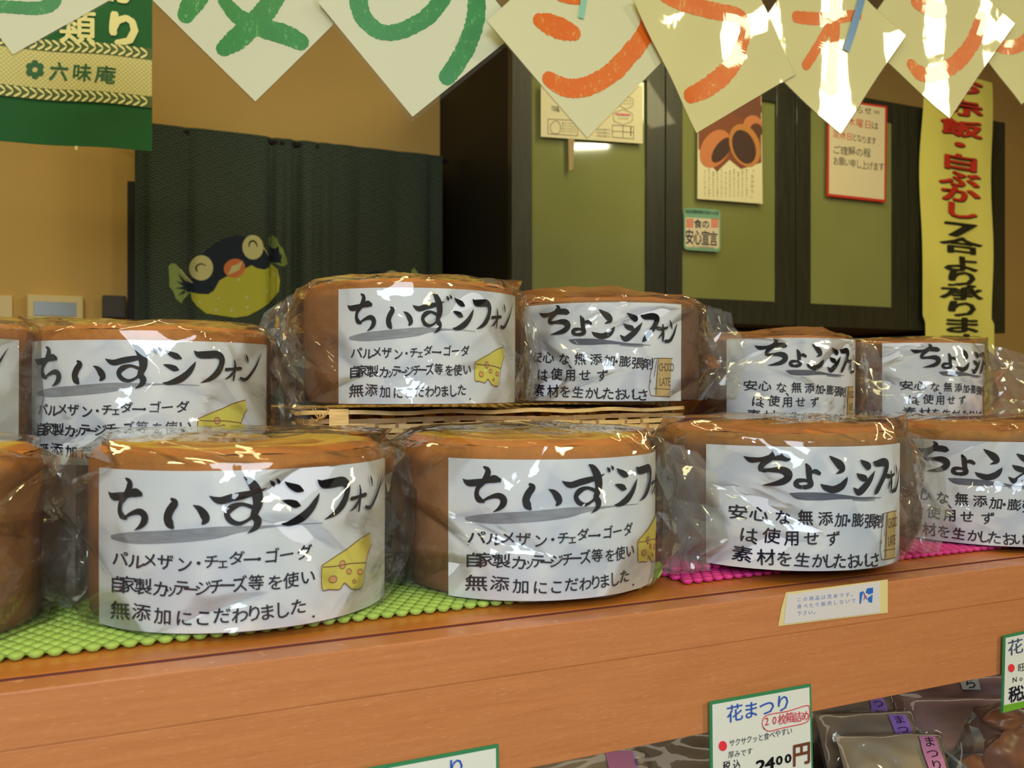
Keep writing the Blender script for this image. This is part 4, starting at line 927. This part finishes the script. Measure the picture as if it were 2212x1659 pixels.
def crumple(bm, seed, a1=.0015, a2=.00025):
    off = Vector((seed * 7.3, seed * 1.7, 0)); bm.normal_update(); mv = []
    for v in bm.verts:
        p = v.co + off; r = 1 - abs(noise.noise(p * 30)) * 2.4; r2 = 1 - abs(noise.noise(p * 95 + Vector((9, 0, 0)))) * 2
        mv.append(v.normal * (a1 * max(-.3, r) + a2 * r2))
    for v, d in zip(bm.verts, mv): v.co += d
def bag(root, toc, right, H, seed, bulge=(.1, .1), earL=(.035, .03), earR=(.035, .03)):
    rnd = random.Random(seed); NA = 12
    def P3(t, r, z): return toc * (cos(t) * r) + right * (sin(t) * r) + Vector((0, 0, z))
    lv = [(1.05, .0008, .006, 0), (1.065, .30, .022, .06), (1.07, .64, .024, .07), (1.055, .94, .016, .03)]
    bm = bmesh.new(); rings = []
    for k, (rf, zf, jr, jz) in enumerate(lv):
        ring = []
        for i in range(NA):
            t = 2 * pi * (i + (.5 if k % 2 else 0) + rnd.uniform(-.22, .22) * (k > 0)) / NA
            ring.append(bm.verts.new(P3(t, .0857 * (rf + rnd.uniform(-.2, 1) * jr) * (1 + (bulge[0] if sin(t) < 0 else bulge[1]) * abs(sin(t)) ** 4 * (k in (1, 2))), H * (zf + rnd.uniform(-jz, jz)) if k else .0008)))
        rings.append(ring)
    ring = []
    for i in range(NA):
        t = 2 * pi * (i + rnd.uniform(-.2, .2)) / NA; pk = rnd.random() < .3
        ring.append(bm.verts.new(P3(t, .0857 * (1.05 if pk else .93), H * (1.05 + rnd.uniform(0, .045) if pk else 1.03))))
    rings.append(ring)
    ring = [bm.verts.new(P3(2 * pi * (i + .5 + rnd.uniform(-.2, .2)) / NA, .0857 * (.55 + rnd.uniform(-.1, .1)), H * (1.05 + rnd.uniform(-.01, .02)))) for i in range(NA)]; rings.append(ring)
    for a, b in zip(rings, rings[1:]):
        for i in range(NA):
            j = (i + 1) % NA; k = (rings.index(a) % 2)
            if rnd.random() < .5: bm.faces.new((a[i], a[j], b[i])); bm.faces.new((a[j], b[j], b[i]))
            else: bm.faces.new((a[i], a[j], b[j])); bm.faces.new((a[i], b[j], b[i]))
    c = bm.verts.new((0, 0, H * 1.05)); L = rings[-1]
    for i in range(NA): bm.faces.new((L[i], L[(i + 1) % NA], c))
    bmesh.ops.subdivide_edges(bm, edges=bm.edges[:], cuts=9, use_grid_fill=True)
    crumple(bm, seed)
    folds = []
    for q in range(26):
        t = rnd.uniform(-1.7, 1.7); z = rnd.uniform(.35, 1.0) * H; a_ = rnd.gauss(-pi / 2, .55); L_ = rnd.uniform(.02, .06)
        folds.append((t * .09, z, t * .09 + cos(a_) * L_, z + sin(a_) * L_, rnd.uniform(.0012, .0030), rnd.uniform(.0045, .008)))
    bm.normal_update()
    for v in bm.verts:
        t = math.atan2(v.co.dot(right), v.co.dot(toc)); X_, Y_ = t * .09, v.co.z; d = 0
        for (ax, ay, bx, by, am, wd_) in folds:
            ex_, ey_ = bx - ax, by - ay; k_ = max(0, min(1, ((X_ - ax) * ex_ + (Y_ - ay) * ey_) / (ex_ * ex_ + ey_ * ey_)))
            ds = math.hypot(X_ - ax - ex_ * k_, Y_ - ay - ey_ * k_)
            if ds < wd_: d = max(d, am * (1 - ds / wd_) * (1 - .5 * k_))
        if d: v.co += v.normal * d
    for v in bm.verts: v.co.z = max(v.co.z, .0006)
    me = bpy.data.meshes.new('cellophane_bag'); bm.to_mesh(me); bm.free(); me.materials.append(M['film'])
    me.polygons.foreach_set('use_smooth', [True] * len(me.polygons)); me.set_sharp_from_angle(angle=rad(24)); b = link('cellophane_bag', me, root)
    for sgn, (Lg, dep) in ((-1, earL), (1, earR)):
        if Lg <= 0: continue
        bm = bmesh.new(); nu, nv = 5, 7
        prof = [rnd.uniform(.75, 1.0) * (.55 + .6 * sin(pi * (.15 + .75 * j / nv))) for j in range(nv + 1)]
        zig = [rnd.uniform(-1, 1) for _ in range(nv + 1)]; t0 = rad(90) * sgn + rad(rnd.uniform(-8, 12)) * sgn * -1
        for layer in (-1, 1):
            V = []
            for j in range(nv + 1):
                for i in range(nu + 1):
                    u, v = i / nu, j / nv; z = H * (.03 + .93 * v) * (1 - .10 * u) + H * .05 * u * zig[j]
                    ln = Lg * prof[j] * u; out = right * sgn
                    p = P3(t0, .0857 * 1.035, z) + out * ln + toc * (layer * .011 * (1 - u) ** 1.3 + dep * .6 * u * u + .007 * zig[j] * u + .004 * (1 if (i + j) % 2 else -1) * u * (1 - u) * 2)
                    V.append(bm.verts.new(p))
            for j in range(nv):
                for i in range(nu):
                    a = j * (nu + 1) + i; q = (V[a], V[a + 1], V[a + nu + 2], V[a + nu + 1])
                    if (i + j) % 2: bm.faces.new((q[0], q[1], q[2])); bm.faces.new((q[0], q[2], q[3]))
                    else: bm.faces.new((q[0], q[1], q[3])); bm.faces.new((q[1], q[2], q[3]))
        bmesh.ops.subdivide_edges(bm, edges=bm.edges[:], cuts=3, use_grid_fill=True); crumple(bm, seed + 5 + sgn, .0022, .0005)
        for v in bm.verts: v.co.z = max(v.co.z, .0006)
        me = bpy.data.meshes.new('bag_gusset'); bm.to_mesh(me); bm.free(); me.materials.append(M['film_fold'])
        me.polygons.foreach_set('use_smooth', [True] * len(me.polygons)); me.set_sharp_from_angle(angle=rad(18)); link('bag_gusset', me, b)

CAKES = [ # kind, centre px, depth, base, height, left label edge (None: no label in view), stretch, seed, ears, label
 ('cheese', 522, .545, .0006, .093, -57, 1.0, 11, (.056, .02), (.034, .012), 'wrapped cheese chiffon cake at the front left, its label with the cheese drawing fully readable'),
 ('cheese', 1138, .614, .0006, .093, -33, 1.0, 12, (.030, .014), (.044, .0), 'wrapped cheese chiffon cake in the front row, before the woven basket, label turned right'),
 ('choco', 1677, .679, .0046, .093, -32.5, 1.0, 13, (.030, .0), (.028, .02), 'wrapped chocolate chiffon cake in the front row, above the notice on the shelf front'),
 ('choco', 2125, .788, .0006, .093, -55, 1.0, 14, (.030, .03), (.02, .0), 'wrapped chocolate chiffon cake in the front row, cut by the right edge of the frame'),
 ('cheese', -292, .475, .0006, .093, None, 1.0, 15, (0, 0), (.030, .010), 'wrapped cake at the front left edge, only its orange rim and bag in view'),
 ('cheese', 335, .68, .0735, .093, -67, 1.0, 16, (.02, .0), (.034, .01), 'wrapped cheese chiffon cake stacked at the back left, below the control panel'),
 ('cheese', -212, .61, .0735, .093, -82, 1.0, 17, (0, 0), (.020, .02), 'wrapped cheese cake stacked at the far left edge, mostly out of frame'),
 ('cheese', 888, .726, .1125, .090, -37, .81, 18, (.036, .0), (.012, .0), 'wrapped cheese chiffon cake on the woven basket, the highest one'),
 ('choco', 1308, .83, .1125, .087, -58.5, 1.0, 19, (.010, .0), (.034, .0), 'wrapped chocolate chiffon cake on the woven basket, right of the cheese one'),
 ('choco', 1655, .93, .0885, .084, -25, .97, 20, (.034, .01), (.026, .0), 'wrapped chocolate chiffon cake in the back row, just right of the basket'),
 ('choco', 1942, 1.03, .0885, .084, -11, .98, 21, (.01, .0), (.050, .0), 'wrapped chocolate chiffon cake in the back row, before the yellow banner'),
 ('choco', 335, .68, .0006, .066, None, 1.0, 22, (.020, .01), (.02, .0), 'lower wrapped cake without visible label under the back left cheese cake'),
 ('choco', -212, .61, .0006, .066, None, 1.0, 23, (0, 0), (.02, .0), 'lower wrapped cake at the left edge beneath the far left cheese cake'),
 ('choco', 1655, .93, .0006, .080, None, 1.0, 24, (.0, .0), (.0, .0), 'lower wrapped cake beneath the back row chocolate cake beside the basket'),
 ('choco', 1942, 1.03, .0006, .080, None, 1.0, 25, (.0, .0), (.0, .0), 'lower wrapped cake beneath the back row chocolate cake before the banner'),
]
for kind, pc, Zc, zb, H, th0, k, seed, eL, eR, lab in CAKES:
    X = (pc - HX) / F * Zc; c = cw(X, Zc, Z(zb)); root = empty('wrapped_chiffon_cake', c)
    tag(root, lab, 'cake', 'chiffon cakes wrapped in cellophane')
    toc = (CAM - c); toc.z = 0; toc.normalize(); right = Vector((-toc.y, toc.x, 0))
    if right.dot(cw(1, 0)) < 0: right = -right
    a, b = sponge(kind, H); sA = link('sponge_cake', a, root); sA.rotation_euler.z = seed; sB = link('cake_top', b, root); sB.rotation_euler.z = seed
    if th0 is not None: label_parts(kind, root, toc, right, rad(th0), k, H)
    bag(root, toc, right, H, seed, (min(.16, eL[0] * 3), min(.16, eR[0] * 3)), eL, eR)

# ------------------------------------------------------------------ price tags on the shelf front
TGp = YP(.4395)
def tagcard(pts, label):
    t = empty('price_tag'); tag(t, label, 'price tag', 'handwritten price tags below the shelf front')
    m = MB(); q = [TGp.loc(*p) for p in pts]
    f = [TGp.fn(x, z, 0) for x, z in q]; b = [TGp.fn(x, z, -.001) for x, z in q]
    m.add(f + b, [(3, 2, 1, 0), (4, 5, 6, 7), (0, 1, 5, 4), (1, 2, 6, 5), (2, 3, 7, 6), (3, 0, 4, 7)]); m.build('tag_border', C_('tag_green', rgb(52, 132, 84)), t)
    cx = sum(x for x, z in q) / 4; cz = sum(z for x, z in q) / 4; i = .0017
    r = [(x + (i if x < cx else -i), z + (i if z < cz else -i)) for x, z in q]
    m = MB(); poly(m, r, TGp.fn, .0003); m.build('tag_face', C_('tag_white', rgb(226, 226, 212)), t)
    m = MB(); m.box((cx - .006, .4400, max(z for x, z in q) - .02), (cx + .006, .4428, max(z for x, z in q) - .004)); m.build('tag_clip', C_('clip_clear', rgb(190, 190, 180), .2), t)
    return t
blue = C_('tag_blue_ink', rgb(40, 84, 176)); redp = C_('tag_red_ink', rgb(214, 50, 66)); brn = C_('tag_brown_ink', rgb(112, 62, 34)); dot = C_('tag_red_dot', rgb(232, 52, 60))
t2 = tagcard([(1533, 1517), (1752, 1478), (1757, 1692), (1535, 1740)], 'white green-bordered price tag marked 2400 at the shelf front')
K = .0007
m = MB(); TL(TGp, m, '花まつり', 1586, 1541, 1690, 1520, 36, 40, K, jit=.05, bold=.008); m.build('tag_title', blue, t2)
m = MB(); TL(TGp, m, '20枚箱詰め', 1655, 1558, 1738, 1545, 19, 24, K, jit=.05, bold=.005)
R_(TGp, m, [(1650, 1575, 2), (1645, 1562, 2), (1655, 1545, 2), (1700, 1536, 2), (1740, 1524, 2), (1747, 1530, 2), (1746, 1552, 2), (1735, 1562, 2), (1690, 1572, 2), (1660, 1579, 2), (1648, 1572, 2)], K); m.build('red_note', redp, t2)
m = MB(); TL(TGp, m, 'サクサクッと食べやすい', 1580, 1605, 1704, 1579, 13, 17, K, jit=.05); TL(TGp, m, '厚みです', 1578, 1630, 1618, 1623, 13, 16, K, jit=.05); TL(TGp, m, '税込', 1568, 1655, 1590, 1651, 17, 24, K, bold=.01)
m.build('tag_writing', M['pen'], t2)
m = MB()
for ch, x, y in (('2', 1642, 1652), ('4', 1662, 1647), ('0', 1682, 1641), ('0', 1701, 1637)): T(TGp, m, ch, x, y, 44 if ch in '24' else 30, 34 if ch in '24' else 26, K, bold=.03)
m.build('tag_price', M['ink'], t2)
m = MB(); T(TGp, m, '円', 1730, 1627, 42, 52, K, bold=.03); m.build('yen_mark', brn, t2)
m = MB(); PG(TGp, m, ell(1560, 1611, 9, 11, 16), K); m.build('red_dot', dot, t2)
t1 = tagcard([(780, 1663), (1077, 1608), (1080, 1860), (782, 1930)], 'white green-bordered price tag at the bottom edge of the picture, mostly cut off')
m = MB(); TL(TGp, m, '花まつり', 860, 1700, 985, 1660, 44, 48, K, jit=.05, bold=.008); m.build('tag_title', blue, t1)
t3 = tagcard([(2168, 1374), (2330, 1340), (2326, 1500), (2164, 1541)], 'white green-bordered price tag cut by the right edge, red dot visible')
m = MB(); TL(TGp, m, '花まつり', 2192, 1398, 2290, 1376, 34, 36, K, jit=.05, bold=.004); m.build('tag_title', C_('tag_grey_ink', rgb(70, 78, 110)), t3)
m = MB(); TL(TGp, m, '旺春の', 2205, 1442, 2250, 1432, 16, 20, K); TL(TGp, m, 'No.1の味', 2190, 1468, 2260, 1452, 13, 16, K); TL(TGp, m, '税込', 2190, 1500, 2214, 1496, 26, 36, K, bold=.02); m.build('tag_writing', M['pen'], t3)
m = MB(); PG(TGp, m, ell(2183, 1443, 7, 9, 16), K); m.build('red_dot', dot, t3)
m = MB(); PG(TGp, m, [(2166, 1524), (2220, 1512), (2220, 1526), (2165, 1540)], .0005); m.build('green_stripe', C_('tag_bright_green', rgb(110, 170, 40)), t3)

# ------------------------------------------------------------------ packets on the lower deck
DZ = Z(-.205)
def frame_at(px, py, Zc):
    X = (px - HX) / F * Zc; return cw(X, Zc, CAM.z + (HY - py) / F * Zc)
def packet(px, py, Zc, w_, h, th, tilt, yaw, body, lab, lcol=None, lpos=(.3, .0), lsz=(.02, .03), text='', cat='packet', grp='sweet packets on the lower deck', shine=True, name='sweet_packet'):
    c = frame_at(px, py, Zc); root = empty(name, c); tag(root, lab, cat, grp)
    Rm = Matrix.Rotation(rad(yaw), 3, 'Z') @ Matrix.Rotation(rad(tilt), 3, 'X'); sd = px * .37
    def sf(u, v, s_, inf=0):
        x, y = (u - .5) * w_, (v - .5) * h; e = (max(0, 1 - (2 * u - 1) ** 6) * max(0, 1 - (2 * v - 1) ** 6)) ** .5
        z = s_ * (th / 2 * e + inf) + noise.noise(Vector((u * 4 + sd, v * 4, s_))) * th * .16 * e
        return Rm @ Vector((x, z, y))
    m = MB(); m.grid(18, 18, lambda u, v: sf(u, v, -1)); m.grid(18, 18, lambda u, v: sf(1 - u, v, 1)); m.build('packet_body', body, root, smooth=True)
    if shine:
        m = MB(); m.grid(20, 20, lambda u, v: sf((u - .5) * 1.06 + .5, (v - .5) * 1.10 + .5, -1, .0015 + .0012 * abs(noise.noise(Vector((u * 9, v * 9, sd)))) if .02 < u < .98 and .02 < v < .98 else 0)); m.build('clear_wrap', M['film'], root, smooth=True)
    if lcol:
        lf = lambda x, y, l: sf(x / w_ + .5, y / h + .5, -1, .0032 + l)
        m = MB(); lx, ly = lpos[0] * w_, lpos[1] * h
        m.grid(4, 6, lambda u, v: lf(lx + (u - .5) * lsz[0], ly + (v - .5) * lsz[1], 0)); ll = m.build('packet_label', lcol, root)
        if text:
            m = MB()
            for i, ch in enumerate(text): put(m, ch, lx, ly + lsz[1] * (.5 - (i + .5) / len(text)), lsz[0] * .75, lsz[1] / len(text) * .95, lf, .0004)
            m.build('label_text', M['ink'], ll)
    # stands on the deck: a display block under it keeps it at its height
    return root
mauve = P('mauve_wrapper', rgb(150, 112, 110), .6, var=.15, vscale=30); taupe = P('taupe_wrapper', rgb(136, 116, 92), .55, var=.12, vscale=25)
tan_ = P('tan_wrapper', rgb(168, 144, 108), .5, var=.1, vscale=25); pur = C_('purple_label', rgb(136, 98, 176)); pnk = C_('pink_label', rgb(196, 120, 150)); pal = C_('pale_label', rgb(170, 176, 172))
packet(1835, 1545, .80, .085, .045, .02, -35, -20, taupe, 'taupe packet with a purple label just right of the 2400 price tag, hindmost', pur, (.26, .12), (.014, .026), 'まつり')
packet(1880, 1600, .76, .085, .045, .02, -35, -20, taupe, 'taupe packet with a purple label, second one right of the 2400 price tag', pur, (.28, .10), (.016, .026), 'まつり')
packet(1935, 1652, .71, .085, .045, .02, -35, -20, tan_, 'tan packet with a pink label at the bottom edge beside the pale tray', pnk, (.30, .10), (.014, .026), 'まつり')
packet(1985, 1478, .93, .12, .05, .02, -30, -25, mauve, 'mauve packet behind the others, high up under the right end of the shelf', pal, (.36, .15), (.020, .034), 'もち')
packet(2065, 1520, .88, .12, .055, .022, -35, -25, mauve, 'mauve packet with a pale label, left of the rightmost price tag', pal, (.1, .40), (.018, .026), 'もち')
packet(2110, 1575, .82, .12, .055, .022, -35, -25, mauve, 'mauve packet lowest in the row beside the shining bag')
packet(1240, 1655, .74, .13, .055, .018, -55, -18, tan_, 'tan packet with a pink label at the bottom edge beside the left price tag', pnk, (.28, -.1), (.022, .018), '')
packet(1330, 1632, .79, .17, .055, .018, -60, -18, tan_, 'long tan packet behind, under the middle of the shelf front')
packet(1455, 1650, .75, .12, .055, .018, -55, -18, taupe, 'taupe packet with a purple label left of the 2400 price tag', pur, (-.36, -.1), (.020, .020), '')
tr_ = empty('sample_tray'); tag(tr_, 'pale blue-grey slanted tray wall between the taupe and mauve packets', 'tray')
tg = C_('tray_grey', rgb(150, 158, 164), .35); m = MB()
a, b = frame_at(1895, 1510, .86), frame_at(2100, 1672, .68)
for d in (0,):
    w3 = Vector((.0035, 0, 0)); up = Vector((0, 0, .030)); m.add([a, b, b - up, a - up, a + w3, b + w3, b + w3 - up, a + w3 - up], [(0, 1, 2, 3), (7, 6, 5, 4), (0, 4, 5, 1), (3, 2, 6, 7), (0, 3, 7, 4), (1, 5, 6, 2)])
m.build('tray_wall', tg, tr_, bevel=.001)
m = MB(); e1 = Vector((.26, -.02, 0)); m.add([a - up, b - up, b - up + e1, a - up + e1] + [p - Vector((0, 0, .003)) for p in (a - up, b - up, b - up + e1, a - up + e1)], [(0, 1, 2, 3), (7, 6, 5, 4), (0, 4, 5, 1), (1, 5, 6, 2), (2, 6, 7, 3), (3, 7, 4, 0)]); m.build('tray_floor', tg, tr_)
# bag of brown baked sweets at the lower right corner
bc = frame_at(2178, 1635, .72); gb_ = empty('sweets_bag', bc); tag(gb_, 'shining clear bag of brown baked sweets in the lower right corner', 'bag')
bsw = P('glazed_brown', rgb(132, 78, 42), .4, var=.35, vscale=40)
for k, (x, y, z, ra, rb_) in enumerate(((.002, 0, .002, .026, .019), (-.030, .008, -.012, .018, .014), (.032, .004, -.008, .020, .016), (.010, .012, .024, .020, .009), (-.016, .014, -.026, .020, .010))):
    m = MB(); m.grid(28, 16, lambda u, v: (lambda d, q: (x + ra * d.x * q, y + .012 * d.y * q, z + rb_ * d.z * q))(Vector((cos(2 * pi * u) * sin(pi * v), sin(2 * pi * u) * sin(pi * v), cos(pi * v))), 1 + .28 * noise.noise(Vector((cos(2 * pi * u) * sin(pi * v) * 1.7, sin(2 * pi * u) * sin(pi * v) * 1.7, cos(pi * v) * 1.7 + k * 3)))), closed=True); m.build('baked_sweet', bsw, gb_, smooth=True)
bm = bmesh.new(); bmesh.ops.create_icosphere(bm, subdivisions=2, radius=1); rr_ = random.Random(3)
for v in bm.verts: v.co = Vector((v.co.x * .056, v.co.y * .026, v.co.z * .042)) * rr_.uniform(.9, 1.12)
bmesh.ops.subdivide_edges(bm, edges=bm.edges[:], cuts=3, use_grid_fill=True); crumple(bm, 77, .002, .0006)
me = bpy.data.meshes.new('clear_wrap'); bm.to_mesh(me); bm.free(); me.materials.append(M['film']); me.polygons.foreach_set('use_smooth', [True] * len(me.polygons)); me.set_sharp_from_angle(angle=rad(25)); link('clear_wrap', me, gb_)

# ceiling lamps of the shop (fixtures around the lights; the one before the curtain is added)
for (x, y, lx, ly, lb) in ((-.6, -.4, 1.4, .2, 'white ceiling light fixture above the customer side at the left'), (1.9, 1.15, 2.0, .2, 'long white ceiling light fixture over the work area behind'),
                        (1.85, -1.6, .4, 1.3, 'white ceiling light fixture behind the camera at the right'), (2.40, .05, .35, .2, 'small white ceiling light in front of the wall cabinet'), (-.1, 1.1, 1.1, .2, 'added unseen housing of the wall fill light in front of the door curtain')):
    cl = empty('ceiling_light', (x, y, 2.72)); tag(cl, lb, 'ceiling light')
    m = MB(); m.box((-lx / 2, -ly / 2, 0), (lx / 2, ly / 2, .08)); m.build('lamp_housing', M['ceiling'], cl, bevel=.004)

# ------------------------------------------------------------------ put every thing's origin at its own base
bpy.context.view_layer.update()
def bounds(o):
    pts = []
    for q in [o] + list(o.children_recursive):
        if q.type == 'MESH' and len(q.data.vertices): pts += [q.matrix_world @ Vector(c) for c in q.bound_box]
    return pts
for o in [o for o in S.objects if o.parent is None and o.type in ('EMPTY', 'MESH')]:
    if o.location.length > 1e-6: continue
    p = bounds(o)
    if not p: continue
    c = Vector(((min(q.x for q in p) + max(q.x for q in p)) / 2, (min(q.y for q in p) + max(q.y for q in p)) / 2, min(q.z for q in p)))
    if o.type == 'MESH':
        if o.data.users == 1: o.data.transform(Matrix.Translation(-c))
        else: continue
        for ch in o.children: ch.location -= c
    else:
        for ch in o.children: ch.location -= c
    o.location = c
bpy.context.view_layer.update()

for o in S.objects:
    if o.type == 'MESH' and o.parent and o.name.split('.')[0] in ('leaf_border', 'drawing', 'handwriting', 'leaflet_text', 'notice_text', 'notice_mark', 'black_writing', 'red_writing', 'sticker_text', 'sticker_heading', 'red_checks', 'tag_writing', 'tag_title', 'tag_price', 'red_note', 'label_text', 'fish_spots', 'shop_mark', 'drawing_outline', 'cheese_holes', 'frayed_ends', 'border_stripe', 'ink_underline'): o['kind'] = 'stuff'
